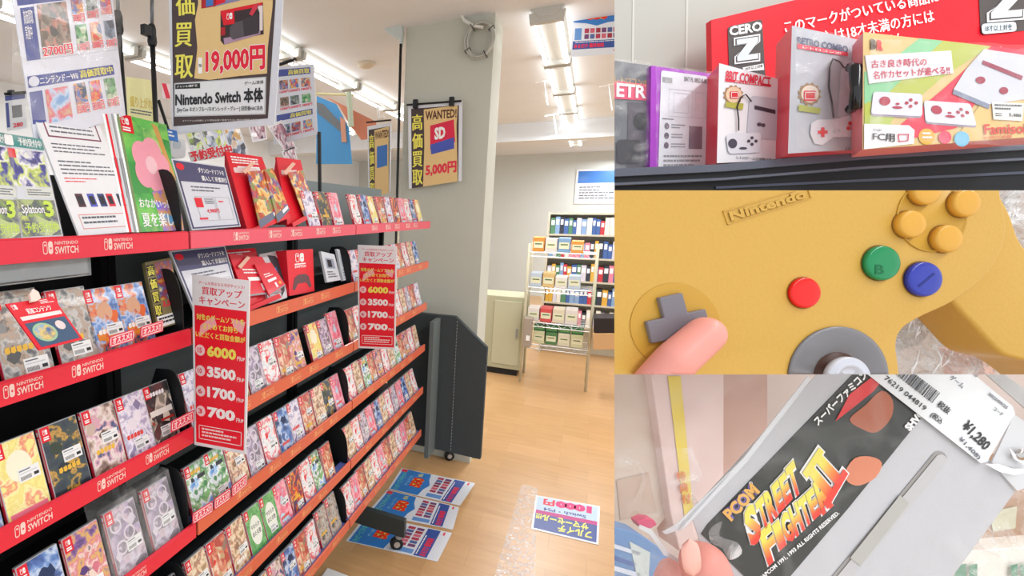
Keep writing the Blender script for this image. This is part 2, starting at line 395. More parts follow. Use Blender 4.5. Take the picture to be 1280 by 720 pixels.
# things under the lowest shelf
mb = MB(); mb.box(-1.33, 1.5, 0, -1.2, 2.25, .34, mat('#2b2324', .6)); single('storage_bin', mb, 'dark bin under the lowest rack shelf', 'bin', bevel=.01)
mb = MB(); mb.box(-1.18, 2.25, 0, -1.05, 2.42, .02, WHITE); single('paper_stack', mb, 'white paper stack on the floor under the rack', 'paper', bevel=.003)
mb = MB(); mb.box(-1.19, 2.0, 0, -1.04, 2.2, .13, DRED); single('red_carton', mb, 'dark red carton on the floor under the rack', 'box', bevel=.003)

# end panel of the rack: charcoal felt board with a cut corner
FELT = mat('#474e50', .95, bump=.5, bscale=250)
t = thing('end_panel', 'charcoal felt end panel with cut corner beyond the farthest bay', 'panel', (-.9, 3.85, 0))
mb = MB(); mb.prism([(-1.36, 3.85, .2), (-1.36, 3.85, 1.28), (-.84, 3.85, 1.28), (-.60, 3.85, 1.07), (-.60, 3.85, .2)], (0, .05, 0), FELT); part('board', mb, t)
mb = MB(); mb.box(-.98, 3.66, .2, -.95, 3.85, 1.26, mat('#6b7474', .95, bump=.5, bscale=250)); part('side_board', mb, t)
mb = MB()
for k in range(40): mb.box(-.826, 3.846, .22+k*.026, -.822, 3.85, .236+k*.026, GREY)
part('stitching', mb, t)

mb = MB(); mb.box(-1.25, .30, 1.905, -1.02, .80, 1.942, mat('#8f989c', .3, coat=.5)); mb.box(-1.02, .30, 1.90, -1.015, .80, 1.946, CLEAR); single('plastic_tray', mb, 'grey clear plastic tray tucked under the top shelf of the nearest bay', 'tray', bevel=.002)
# ------------------------------------------------------------------ GAME CASES
CW, CH, CT = .098, .172, .013
CASEP = mat('#b9bcc0', .25, coat=.6); SPINE = mat('#e23348', .3, coat=.5)
ARTS = {
 'blue and orange': (['#3f5f9e', '#6f95cf', '#b9c9e6', '#c98f6a', '#e0682e', '#3a4a78'], 30, 'noise'),
 'yellow': (['#f0e07a', '#f3e98f', '#e9d97c', '#f4eda8', '#e8806a', '#f0e58c'], 26, 'noise'),
 'black and gold': (['#1f2a38', '#26313c', '#2d3a44', '#3b4538', '#c89a3a', '#2a343c'], 30, 'noise'),
 'brown and pink': (['#6b5348', '#8d6f62', '#c9b3a6', '#e8dcd8', '#d9a9b6', '#43507c'], 28, 'noise'),
 'white and lilac': (['#8d84a8', '#cfc6dc', '#efeaf4', '#d4d2e6', '#a59abf', '#e9e4ee'], 34, 'noise'),
 'black and cream': (['#262527', '#3c3a3c', '#8a8378', '#d8cfc0', '#403c3c', '#5c3c3c'], 24, 'cell'),
 'grey and pastel': (['#7b7480', '#a899a8', '#d6c3cc', '#b3a4c4', '#8a7d90', '#d6d0dc'], 40, 'cell'),
 'swirling blue': (['#2c447c', '#3f62a8', '#6d93cf', '#c6d6ec', '#4a68a4', '#23375f'], 18, 'noise'),
 'violet and gold': (['#5d3f7e', '#8f5f9c', '#e0b45a', '#d87a8c', '#efd9cc', '#6a2f58'], 26, 'noise'),
 'green dotted': (['#4f9a56', '#6cb46c', '#8cc684', '#5aa45e'], 70, 'cell'),
 'cream and brown': (['#a78663', '#d3b994', '#efe0c6', '#d9a98a', '#9a7a62', '#e6d3ba'], 30, 'noise'),
 'rose pink': (['#d84a6c', '#f08aa2', '#f7b9c4', '#e86a86', '#b9dcec'], 16, 'noise'),
 'sky and meadow': (['#4f86cf', '#9cc6ec', '#f4f8fa', '#86b87a', '#4f8a5a', '#d8dfe0'], 22, 'noise'),
 'red and beige': (['#b8483e', '#d98a6e', '#efd9c0', '#c9a67e', '#e0433e', '#8f7a68'], 30, 'cell'),
 'teal and crimson': (['#2f7478', '#4c9a9c', '#2c2530', '#b02a50', '#e07a90', '#3a2c3c'], 24, 'noise'),
 'white and red': (['#f4f2f2', '#f0d9d9', '#e2404c', '#f7f4f4', '#c9d6e4', '#f0eceb'], 26, 'noise'),
 'fiery orange': (['#3a2a5c', '#8c2f4c', '#e0552a', '#f0a33c', '#2f2f54', '#c93a3a'], 24, 'noise'),
 'smoky grey': (['#5a5c5e', '#8b8d8e', '#c4c2be', '#a49a90', '#b8a08c', '#6d6a6a'], 40, 'noise'),
}
AN = list(ARTS)
_cov = {}
def case_meshes(a, sticker):
    key = (a, sticker)
    if key in _cov: return _cov[key]
    cols, sc, kd = ARTS[a]; am = art('cover_'+a.replace(' ', '_'), cols, sc, kd, AN.index(a)*3.1) if a not in _cov else _cov[a]
    _cov[a] = am
    mb = MB(); mb.box(-CT, 0, 0, 0, CW, CH, CASEP); body = mesh(mb, 'body', bevel=.0015, bseg=2)
    mb = MB(); mb.box(-CT*.9, -.0006, .002, -CT*.1, .001, CH-.002, SPINE)
    S = QW((-CT*.9, -.0007, CH-.004), (1, 0, 0), (0, 0, -1), CT*.8, CH-.008); S.n = np.array([0, -1., 0])
    mb.rect(S, .25, .12, .75, .75, mat('#f2c9c4', .5), .0002); mb.rect(S, .2, .03, .8, .09, WHITE, .0002); sp = mesh(mb, 'spine_label')
    S = QW((.0003, .002, CH-.002), (0, 1, 0), (0, 0, -1), CW-.004, CH-.004)
    mb = MB(); mb.rect(S, 0, 0, 1, 1, am, .0001, .0006)
    if a not in ('green dotted', 'grey and pastel', 'yellow'):
        rg = random.Random(a); pc = [mat(c, .35) for c in cols]
        for q in range(7):
            u, v = rg.uniform(.15, .85), rg.uniform(.2, .75); rr_ = rg.uniform(.08, .2); n_ = rg.randint(5, 9)
            mb.poly(S, [(min(.97, max(.03, u+rr_*rg.uniform(.5, 1.3)*math.cos(6.283*z/n_))), min(.97, max(.03, v+.62*rr_*rg.uniform(.5, 1.3)*math.sin(6.283*z/n_)))) for z in range(n_)], pc[rg.randrange(len(pc))] if q % 3 else am, .0002+.00004*q)
        u, v = rg.uniform(.1, .25), rg.choice((.12, .62, .78)); mc = mat(rg.choice(('#f6f2ea', '#e8b83c', '#e2463c', '#f2f4f8', '#3c4c8c')), .35)
        for q in range(5): mb.poly(S, [(u+q*.12, v), (u+q*.12+.09, v-.01), (u+q*.12+.1, v+.05), (u+q*.12+.05, v+.07), (u+q*.12-.01, v+.055)], mc, .0006)
    if a == 'yellow': mb.rect(S, .05, .9, .95, .98, mat('#ef7c96', .4), .0003); mb.disc(S, .5, .35, .3, .2, mat('#f7f3d8', .4), .0002)
    if a == 'green dotted': mb.disc(S, .52, .52, .36, .33, mat('#f0f4ea', .4), .0003); mb.tx(S, 'やわらか', .24, .36, .8, .47, INK, .0006, .01); mb.tx(S, 'あたま塾', .24, .52, .8, .63, INK, .0006, .01)
    if a == 'black and cream': mb.rect(S, .05, .42, .95, .52, mat('#e9e4dc', .4), .0003); mb.rect(S, .05, .6, .95, .64, mat('#b3302c', .4), .0003)
    if a == 'grey and pastel':
        for u, v in ((.25, .25), (.7, .18), (.62, .45), (.3, .6)): mb.disc(S, u, v, .19, .11, mat('#ded6e2', .3), .0003); mb.disc(S, u, v, .14, .08, am, .0005)
    if a == 'sky and meadow': mb.rect(S, .2, .24, .9, .32, mat('#3a3f44', .4), .0003)
    if a == 'blue and orange': mb.poly(S, [(.1, .66), (.5, .6), (.9, .64), (.86, .76), (.45, .8), (.12, .76)], mat('#e58a2c', .4), .0003); mb.disc(S, .5, .36, .24, .15, mat('#d7a583', .4), .0003)
    cov = mesh(mb, 'cover')
    mb = MB(); mb.rect(S, 0, 0, .24, .2, RED, .0006, .0004); switch_mark(mb, S, .06, .035, .12, .07, WHITE, RED, .0009); mb.rect(S, .05, .13, .19, .145, WHITE, .0009); mb.rect(S, .05, .155, .19, .175, WHITE, .0009)
    lg = mesh(mb, 'logo_square')
    st = None
    if sticker is not None:
        mb = MB(); u, v = sticker; mb.rect(S, u, v, u+.52, v+.17, mat('#eef0f0', .5), .001, .0004)
        mb.rect(S, u+.03, v+.02, u+.3, v+.035, TXT, .0013)
        for k in range(12): mb.rect(S, u+.04+k*.022, v+.1, u+.04+k*.022+.01, v+.15, INK, .0013)
        mb.rect(S, u+.36, v+.1, u+.48, v+.14, INK, .0013); mb.rect(S, u+.03, v+.055, u+.45, v+.07, LGREY, .0013)
        st = mesh(mb, 'price_sticker')
    _cov[key] = (body, sp, cov, lg, st); return _cov[key]
STK = [(.44, .55), (.3, .72), (.4, .78), None, (.42, .4)]
tiername = ['top', 'second', 'third', 'fourth', 'fifth', 'lowest']
nthn = ['first', 'second', 'third', 'fourth', 'fifth', 'sixth', 'seventh', 'eighth', 'ninth', 'tenth', 'eleventh', 'twelfth', 'thirteenth', 'fourteenth', 'fifteenth', 'sixteenth', 'seventeenth', 'eighteenth', 'nineteenth', 'twentieth', 'twenty-first', 'twenty-second', 'twenty-third', 'twenty-fourth', 'twenty-fifth']
_cnt = {}
def put_case(tier, bay, y, a, stk=0, big=1.0, lean=17, yaw=0, x=-1.018, extra=''):
    k = (tier, bay); i = _cnt.get(k, 0); _cnt[k] = i+1
    lab = f'{a} game case{extra}, {nthn[i]} from left, {tiername[tier]} shelf, {bayname[bay]} rack bay'
    t = thing('game_case', lab, 'game case', (x, y, TZ[tier]-.0175), 'game cases on the rack shelves')
    t.rotation_euler = (0, -math.radians(lean), math.radians(yaw)); t.scale = (1, 1, 1)
    for nm, me in zip(('body', 'spine_label', 'cover', 'logo_square', 'price_sticker'), case_meshes(a, STK[stk])):
        if me is None: continue
        o = bpy.data.objects.new(nm, me); COL.objects.link(o); o.parent = t
        if big != 1: o.scale = (1, big, big)
    return t
def run(tier, bay, y0, y1, seq, pitch=.104):
    y = y0; i = 0
    while y+CW < y1:
        a = seq[i % len(seq)]; put_case(tier, bay, y, a, (i*3+tier) % 5, yaw=random.uniform(-1.5, 1.5), lean=16+random.uniform(-1, 3)); y += pitch+random.uniform(-.003, .003); i += 1
DIVM = mat('#17191c', .5)
def divider(tier, bay, y, lab):
    mb = MB(); z = TZ[tier]-.022
    pts = [(-1.10, z), (-1.010, z)]
    for k in range(9):
        a = k/8; pts.append((-1.010-.062*(a**2.2), z+.05+.145*math.sin(a*math.pi/2)))
    pts += [(-1.12, z+.19), (-1.15, z+.12)]
    mb.prism([(px, y, pz) for px, pz in pts], (0, .004, 0), DIVM)
    single('shelf_divider', mb, lab, 'shelf divider', 'black shelf dividers')
for tier, bay, y in ((0, 0, 1.098), (1, 0, 1.096), (2, 0, 1.092), (3, 0, 1.094), (4, 0, 1.094), (1, 1, 2.285), (2, 1, 2.27), (3, 1, 2.28), (4, 1, 2.285), (5, 1, 2.285)):
    divider(tier, bay, y, f'black rounded divider at the far end of the {tiername[tier]} shelf in the {bayname[bay]} bay')
# second shelf, near bay
for y, a, s, sc in ((.47, 'teal and crimson', 4, 1.06), (.585, 'smoky grey', 2, 1.13)): put_case(1, 0, y+.0, a, s, sc)
put_case(1, 0, .715, 'smoky grey', 1, 1.06, extra=' in a clear sleeve')
put_case(1, 0, .815-.005, 'blue and orange', 0); put_case(1, 0, .903, 'blue and orange', 0)
# third shelf, near bay
for y, a, s in ((.46, 'swirling blue', 0), (.567, 'yellow', 4), (.675, 'black and gold', 4), (.785, 'brown and pink', 4), (.888, 'white and lilac', 1), (.985, 'black and cream', 1)): put_case(2, 0, y, a, s)
# fourth shelf
for y, a, s, b in ((.60, 'swirling blue', 3, 1.05), (.715, 'violet and gold', 1, 1.05), (.838, 'grey and pastel', 0, 1.05), (.968, 'grey and pastel', 0, 1.05)): put_case(3, 0, y, a, s, b)
for y in (.83, .96):      # the clear outer boxes round those two
    mb = MB(); z = TZ[3]-.022; c, s_ = math.cos(math.radians(17)), math.sin(math.radians(17))
    fb = [(-1.01, y-.012, z), (-1.01, y+.118, z), (-1.01-.205*s_, y+.118, z+.205*c), (-1.01-.205*s_, y-.012, z+.205*c)]
    mb.prism(fb, (-.05, 0, 0), CLEAR2)
    single('clear_outer_box', mb, 'clear plastic box round the %s of two pastel cases on the fourth shelf' % ('left' if y < .9 else 'right'), 'plastic box')
run(4, 0, .78, 1.09, ['smoky grey', 'grey and pastel', 'black and cream'])
run(3, 1, 1.135, 2.27, ['sky and meadow', 'sky and meadow', 'cream and brown', 'grey and pastel', 'white and red', 'swirling blue', 'white and lilac', 'red and beige', 'cream and brown', 'black and gold', 'rose pink'])
run(4, 1, 1.135, 2.27, ['cream and brown', 'red and beige', 'cream and brown', 'green dotted', 'green dotted', 'rose pink', 'fiery orange', 'white and red', 'sky and meadow', 'red and beige', 'brown and pink'])
run(5, 1, 1.40, 2.05, ['red and beige', 'cream and brown', 'brown and pink', 'swirling blue', 'red and beige', 'white and red'])
put_case(5, 1, 2.04, 'smoky grey', 3, 1.06); put_case(5, 1, 2.15, 'smoky grey', 3, 1.12)
run(2, 1, 1.135, 1.93, ['white and lilac', 'rose pink', 'cream and brown', 'grey and pastel', 'white and red', 'red and beige', 'violet and gold', 'white and red'])
put_case(2, 1, 1.925, 'yellow', 2); put_case(2, 1, 2.03, 'grey and pastel', 1); put_case(2, 1, 2.135, 'rose pink', 1, 1.1)
run(0, 2, 2.35, 3.55, ['white and red', 'swirling blue', 'yellow', 'red and beige', 'white and lilac', 'fiery orange', 'rose pink'], .12)
run(0, 1, 1.88, 2.28, ['white and lilac', 'black and gold', 'rose pink'], .12)
run(1, 2, 2.35, 3.58, ['white and lilac', 'red and beige', 'white and red', 'cream and brown', 'swirling blue', 'rose pink'])
run(2, 2, 2.33, 3.58, ['red and beige', 'white and red', 'cream and brown', 'grey and pastel', 'red and beige', 'white and lilac'])
run(3, 2, 2.33, 3.58, ['white and red', 'cream and brown', 'sky and meadow', 'red and beige', 'violet and gold'])
run(4, 2, 2.33, 3.58, ['cream and brown', 'white and red', 'grey and pastel', 'rose pink', 'swirling blue'])
run(5, 2, 2.33, 3.58, ['white and red', 'rose pink', 'red and beige', 'cream and brown'])

# ------------------------------------------------------------------ SHEETS, POSTERS AND BOXES ON THE RACK
def sheet_thing(name, lab, cat, Q, pm=PAPER, th=.003, group=None, loc=None):
    t = thing(name, lab, cat, tuple(Q.at(.5, 1)) if loc is None else loc, group)
    mb = MB(); mb.rect(Q, 0, 0, 1, 1, pm, 0, th); part('sheet', mb, t); return t
# two preorder sleeves at far left of the top shelf
LP = P3((0, 295, 0.62), (78, 297, 0.70), (60, 170, 0.74))
def tilt_plane(x0, ang=17): a = math.radians(ang); return PL((x0, 0, TZ[0]-.02), (math.cos(a), 0, math.sin(a)))
T1 = tilt_plane(-1.02, 20)
GRN = mat('#b9d44a', .4); TEAL = mat('#2f8f8a', .4); LIME = mat('#cdea3e', .4)
splat = art('splash_print', ['#2d2f86', '#3f3fa0', '#c9da52', '#f2f2f4', '#4a4a9c', '#26264a'], 26, 'noise', 4)
splat2 = art('splash_print_green', ['#8fb04a', '#3c3f5c', '#c9da52', '#4a4c6a', '#b6c87a'], 24, 'cell', 9)
for i, c in enumerate((((-28, 160), (12, 168), (28, 300), (-22, 302)), ((2, 166), (52, 174), (79, 296), (27, 299)))):
    Q = QP(T1, *c); t = sheet_thing('preorder_sleeve', ['clear sleeve with splashy print, leftmost on the top shelf cut by the picture edge', 'clear sleeve with teal header and green 3 beside the white notice'][i], 'sleeve', Q, mat('#d9dde6', .3, coat=.5), .008)
    mb = MB(); mb.rect(Q, .0, 0, 1, .12, TEAL, .0005); mb.rrect(Q, .04, .01, .24, .11, .03, .02, WHITE, .0008); mb.tx(Q, '予約受付中', .36, .02, .95, .1, WHITE, .001, .03); part('header', mb, t)
    mb = MB(); mb.rect(Q, .06, .14, .95, .5, splat, .0005); mb.rect(Q, .06, .14, .24, .23, RED, .0009); part('picture', mb, t)
    mb = MB(); mb.rect(Q, .3, .51, .98, .61, mat('#dfe3dc', .4), .0006); mb.lines(Q, .34, .53, .92, .6, 3, TXT, .001); part('price_label', mb, t)
    mb = MB(); mb.rect(Q, .04, .63, .97, .98, splat2, .0005)
    mb.ctext(Q, 'Splatoon', (.12, .68), (.66, .68), (.12, .79), WHITE, INK, .001, .02, .06); mb.ctext(Q, '3', (.66, .64), (.9, .64), (.66, .8), LIME, INK, .001, .04, .08)
    mb.tx(Q, '予約受付中', .12, .85, .92, .95, LIME, .001, .03); part('print', mb, t)
    mb = MB(); mb.sheet(Q, 0, 0, 1, 1, 10, 14, .004, CLEAR, 4, .003, i); part('plastic_cover', mb, t, smooth=True)
# white notice with maroon box
Q = QP(T1, (39, 138), (122, 150), (175, 289), (99, 295)); T2 = Q
t = sheet_thing('notice_sheet', 'large white notice sheet with maroon boxed heading standing on the top shelf', 'notice', Q, PAPER, .006)
MAR = mat('#8c4a62', .5); mb = MB()
mb.frame(Q, .1, .035, .92, .2, .02, .012, MAR, .0004); mb.lines(Q, .17, .07, .86, .18, 3, TXT, .0004, .35); part('heading', mb, t)
mb = MB(); mb.lines(Q, .1, .25, .9, .34, 3, TXT, .0004, .35); mb.lines(Q, .1, .39, .93, .52, 4, TXT, .0004, .35); mb.lines(Q, .1, .53, .6, .58, 2, PINKR, .0004, .35)
mb.frame(Q, .1, .83, .9, .95, .008, .006, mat('#e08a78', .5), .0004); mb.lines(Q, .14, .85, .7, .93, 2, TXT, .0006, .4); part('printed_lines', mb, t)
mb = MB()
for u, c in ((.16, '#5a3440'), (.34, '#5a62c0'), (.5, '#3a4a7c'), (.64, '#e03048'), (.82, '#4a4f6c')): mb.rect(Q, u, .66, u+.11, .77, mat(c, .4), .0004); mb.rect(Q, u+.02, .68, u+.09, .75, mat('#2f3038', .4), .0007)
part('small_pictures', mb, t)
mb = MB(); mb.poly(P3((40, 140, 1), (99, 295, .985), (101, 295, 1.02)), [(38.5, 139), (99, 295), (96, 295.5), (36, 143)], INK, 0, .004) ; 
# stacked thin sleeves between notice and green flyer
for i in range(6):
    x = 128+i*3.6; Q = QP(PL(CP(150, 200, 1.0), (.75, -.55, .33)), (x, 142), (x+2.4, 142.5), (x+33.4-i*.5, 290), (x+30.6-i*.5, 290))
    mb = MB(); mb.rect(Q, 0, 0, 1, 1, [WHITE, RED, LGREY, GREY, WHITE, mat('#7a8a5a', .4)][i], 0, .003)
    single('thin_sleeve', mb, f'{["white", "red edged", "pale grey", "grey", "bright white", "olive edged"][i]} thin sleeve standing between the notice and the green flyer', 'sleeve', 'thin sleeves beside the green flyer')
# green summer flyer (the mascot is left out: plain leaf and flower colours only)
Q = QP(T1, (146, 141), (208, 156), (230, 288), (176, 290))
leaf = art('leaf_print', ['#3f9a48', '#5cbf52', '#8fd462', '#4aa650', '#b8e07a'], 14, 'cell', 2)
t = sheet_thing('summer_flyer', 'green leafy flyer with white Japanese lettering beside the black divider', 'flyer', Q, leaf, .008)
mb = MB(); [mb.disc(Q, .5+.2*math.cos(a), .42+.13*math.sin(a), .2, .13, mat('#f4a3b4', .4), .0006+.00003*i) for i, a in enumerate((0, 1.26, 2.51, 3.77, 5.03))]; mb.disc(Q, .5, .42, .12, .08, mat('#f8c9d0', .4), .0009); mb.poly(Q, [(.66, .02), (.78, .04), (1, .5), (1, .7), (.86, .4)], mat('#d9a35c', .4), .0005)
mb.disc(Q, .86, .58, .1, .07, mat('#c860d0', .4), .0009); mb.disc(Q, .86, .58, .04, .03, YEL, .0012); mb.poly(Q, [(.4, .66), (1, .6), (1, 1), (.5, 1)], art('blossom_print', ['#5c6ad8', '#8f7ae0', '#e0a04c', '#6aa8d8'], 20, 'noise', 3), .0007)
part('picture', mb, t)
mb = MB(); mb.rect(Q, 0, 0, .26, .16, RED, .0008); switch_mark(mb, Q, .06, .03, .13, .06, WHITE, RED, .0011); mb.rect(Q, .05, .11, .2, .122, WHITE, .0011); mb.rect(Q, .05, .13, .2, .145, WHITE, .0011); part('logo_square', mb, t)
mb = MB(); mb.tx(Q, 'おなかいっぱい', .08, .72, .92, .8, WHITE, .0014, .03); mb.tx(Q, '夏を楽しむ', .08, .84, .95, .96, WHITE, .0014, .03); part('lettering', mb, t)
mb = MB(); mb.rect(Q, 1.0, .03, 1.25, .14, BLUE, -.004, .002); mb.lines(Q, 1.03, .05, 1.2, .12, 2, WHITE, -.0035); part('side_label', mb, t)
def download_frame(tl, tr, br, bl, S, lab):
    Q = QP(S, tl, tr, br, bl); t = sheet_thing('framed_notice', lab, 'notice', Q, mat('#d7dae4', .35, coat=.4), .008)
    V = mat('#4b4a70', .35, coat=.3); mb = MB(); mb.frame(Q, .02, .02, .98, .98, .03, .02, V, .0005); mb.rect(Q, .03, .03, .97, .31, V, .0007)
    mb.disc(Q, .11, .1, .07, .05, RED, .001); mb.tx(Q, 'ダウンロードソフトを', .42, .08, .93, .16, WHITE, .001, .02); mb.tx(Q, '購入して 貯蓄割引', .45, .2, .95, .28, WHITE, .001, .02)
    part('header', mb, t); mb = MB(); mb.lines(Q, .2, .37, .9, .47, 2, TXT, .0006, .4); mb.frame(Q, .22, .52, .58, .88, .006, .005, GREY, .0006); mb.frame(Q, .6, .52, .9, .88, .006, .005, GREY, .0006)
    mb.rect(Q, .2, .54, .34, .68, RED, .0008); mb.lines(Q, .38, .55, .56, .64, 3, TXT, .0008); mb.rect(Q, .2, .83, .36, .86, PINKR, .0008); mb.rect(Q, .66, .58, .76, .6, PINKR, .0008)
    mb.tx(Q, '4,980円', .38, .7, .62, .77, PINKR, .0008, .04); part('printed_lines', mb, t); return t
T1b = tilt_plane(-1.03, 17)
download_frame((214, 198), (281, 208), (301, 283), (240, 288), T1b, 'framed white notice with violet header on the top shelf beside red card holders')
def PT2(ang=17, z=TZ[1]-.02, x=-1.03): a = math.radians(ang); return PL((x, 0, z), (math.cos(a), 0, math.sin(a)))
download_frame((212, 314), (281, 307), (302, 378), (246, 396), PT2(), 'framed notice with violet header on the second shelf behind the campaign sign')
mb = MB()
# red card holders
hold = art('card_print', ['#b9402c', '#e8a33c', '#f0e0a0', '#4a5a9c', '#d84a4a', '#8a9a5a'], 30, 'cell', 7)
def card_holder(S, face, cards, lab, hd, dx=.10):
    t = thing('card_holder', lab, 'card holder', tuple(S.at(*face[3])), 'red cardboard card holders')
    mb = MB(); mb.poly(S, face, RED, -.01, .008); P = [S.at(*q, -.012) for q in face]
    b = [P[0]+np.array([-.04, .0, -.02]), P[3]+np.array([-.10, -.0, 0])]
    mb.face([P[0], P[3], b[1]], mat('#c61c30', .4)); P2 = [P[1], P[2], P[2]+np.array([-.10, 0, 0])]; mb.face(P2, mat('#c61c30', .4))
    part('back_board', mb, t)
    Q = QP(S, *face); mb = MB(); 
    if hd: mb.lines(Q, .1, .05, .85, .16, 3, WHITE, -.0095, .5); mb.rect(Q, .2, .18, .8, .24, WHITE, -.0095)
    mb.rrect(Q, .08, .2, .72, .27, .03, .02, mat('#f4d9d9', .4), -.0093); part('header_print', mb, t)
    mb = MB(); mb.poly(S, [face[3], face[2], (face[2][0]+3, face[2][1]+5), (face[3][0]+2, face[3][1]+5)], RED, .012, .03); part('tray', mb, t)
    for j, c in enumerate(cards):
        mb = MB(); mb.poly(S, c, hold, .012+.004*j, .003); part('card', mb, t)
        q = QP(S, *c); mb = MB(); mb.rect(q, 0, .86, 1, 1, mat('#6a7088', .4), .0125+.004*j); mb.rect(q, .5, .88, .95, .95, WHITE, .013+.004*j); part('card_foot', mb, t)
    c0 = cards[0][0] if cards else (face[0][0]+22, face[0][1]+22); mb = MB(); mb.poly(S, [(c0[0]-4, c0[1]+4), (c0[0]-8, c0[1]+1), (c0[0]+4, c0[1]-12), (c0[0]+8, c0[1]-10)], mat('#eab9a4', .4), .02, .002); part('clip', mb, t)
S = tilt_plane(-1.03, 20)
card_holder(S, [(284, 188), (330, 195), (357, 268), (312, 287)], [[(306, 216), (331, 214), (357, 263), (322, 287)], [(326, 214), (337, 212), (358, 264), (343, 280)]], 'red card holder with two picture cards leaning out, left of a second holder', True)
card_holder(S, [(348, 195), (378, 199), (394, 262), (362, 280)], [[(357, 217), (376, 214), (392, 266), (378, 272)]], 'red card holder with one white topped card, right of the first on the top shelf', False)
S = PT2(20)
card_holder(S, [(278, 312), (321, 309), (346, 368), (304, 386)], [], 'red card holder with taped white slips on the second shelf', True)
for i, c in enumerate(([(283, 318), (325, 322), (350, 366), (304, 372)], [(313, 332), (334, 330), (352, 358), (332, 372)])):
    Q = QP(S, *c); mb = MB(); mb.rect(Q, 0, 0, 1, 1, mat('#e3283c', .35, coat=.3), .01+i*.01, .005); mb.rect(Q, 0, .96, 1, 1, GREY, .011+i*.01)
    mb.tx(Q, '1', .52, .72, .62, .9, WHITE, .011+i*.01, .04); mb.lines(Q, .2, .35, .8, .5, 2, WHITE, .011+i*.01); mb.rect(Q, .25, .55, .75, .64, WHITE, .011+i*.01); mb.disc(Q, .8, .8, .08, .06, mat('#f0a23c', .4), .011+i*.01)
    single('prepaid_card', mb, ['wide red prepaid card pack hanging in the second shelf card holder', 'narrow red prepaid card pack beside the dark controller box'][i], 'card')
Q = QP(S, (324, 318), (354, 312), (359, 372), (336, 380)); t = sheet_thing('console_box', 'white box picturing a dark handheld controller left of the red controller box', 'box', Q, mat('#d6d3d8', .35, coat=.4), .04)
mb = MB(); mb.poly(Q, [(.3, .05), (.62, .1), (.85, .25), (.95, .5), (.88, .85), (.7, .95), (.66, .6), (.5, .35)], mat('#3a3b42', .4), .0008); mb.poly(Q, [(.36, .3), (.6, .34), (.66, .5), (.45, .48)], BLUE, .001); part('picture', mb, t)
Q = QP(PT2(6), (358, 313), (391, 311), (393, 364), (362, 370)); t = sheet_thing('controller_box', 'bright red controller box with a grey gamepad picture on the second shelf', 'box', Q, mat('#e8182c', .35, coat=.3), .05)
mb = MB(); switch_mark(mb, Q, .3, .08, .32, .2, WHITE, RED, .0006); mb.rect(Q, .26, .31, .68, .335, WHITE, .0006); mb.tx(Q, 'SWITCH', .26, .35, .68, .41, WHITE, .0006, .03)
mb.poly(Q, [(.22, .62), (.36, .56), (.64, .56), (.78, .62), (.88, .86), (.8, .9), (.66, .76), (.34, .76), (.2, .9), (.12, .86)], mat('#6a4a50', .5), .0008); part('front_print', mb, t)
for i, (x0, x1) in enumerate(((401, 418), (421, 434))):
    Q = QP(PT2(14), (x0, 314-i*3), (x1, 318-i*3), (x1+8, 350-i*3), (x0+8, 353-i*2)); t = sheet_thing('adapter_pack', ['left white hanging accessory pack with grey picture', 'right white hanging accessory pack with red label'][i]+' of the pair on the second shelf', 'pack', Q, mat('#dfe6ee', .3, coat=.5), .012)
    mb = MB(); mb.rect(Q, .2, .2, .8, .55, mat('#9aa6ba', .4), .0008); mb.rect(Q, .3, .25, .6, .5, INK if not i else PINKR, .001); mb.lines(Q, .15, .65, .85, .9, 3, TXT, .0008); part('front_print', mb, t)
# red card on a clip in front of the second shelf, purchase strip, second campaign tags
Q = QP(PL(CP(55, 400, .93), (.9, -.1, .35)), (7, 380), (66, 371), (104, 424), (49, 438))
t = sheet_thing('content_card', 'tilted red card with white Japanese lettering clipped before the second shelf', 'card', Q, RED, .004)
mb = MB(); mb.rect(Q, .08, .3, .95, .38, mat('#f5e3e3', .4), .0005); mb.tx(Q, '追加コンテンツ', .28, .15, .8, .27, WHITE, .0007, .04); switch_mark(mb, Q, .06, .04, .1, .1, WHITE, RED, .0006); mb.lines(Q, .66, .03, .95, .12, 3, WHITE, .0006); part('lettering', mb, t)
mb = MB(); mb.rect(Q, .08, .44, .95, .95, mat('#3e5878', .4), .0006); mb.disc(Q, .35, .68, .24, .2, mat('#9fc4a0', .4), .0009); mb.disc(Q, .35, .68, .2, .16, art('badge_print', ['#4a6a9c', '#e0c46a', '#7aa8d0', '#d0a08a'], 40, 'noise'), .0012); mb.disc(Q, .74, .6, .1, .1, mat('#e9d6d6', .4), .0012); part('picture', mb, t)
mb = MB(); mb.poly(Q, [(.42, .06), (.5, -.1), (.64, -.2), (.7, -.12), (.66, .02), (.54, .06)], mat('#efd8cc', .3), .012, .008); part('clip', mb, t)
Q = QP(PT2(17, TZ[1]-.02, -1.03), (181, 328), (214, 322), (229, 402), (197, 412)); t = sheet_thing('buying_price_case', 'game case with yellow and black buying notice cover left of the divider', 'game case', Q, mat('#8d8058', .4), .013)
mb = MB()
for i, ch in enumerate('高価買取'): mb.rect(Q, .02, .05+i*.2, .28, .22+i*.2, INK, .0005); mb.tx(Q, ch, .04, .06+i*.2, .26, .21+i*.2, YEL, .001, .04)
mb.rect(Q, .32, .03, .95, .6, art('wanted_print', ['#e0b45a', '#b0402c', '#4a5a9c', '#efe0a0'], 34, 'noise', 5), .0008); mb.tx(Q, '3,500', .34, .62, .9, .72, PINKR, .001, .04); mb.rect(Q, .05, .82, .97, .98, WHITE, .0008); mb.lines(Q, .1, .85, .9, .96, 2, INK, .001, .5); part('cover', mb, t)
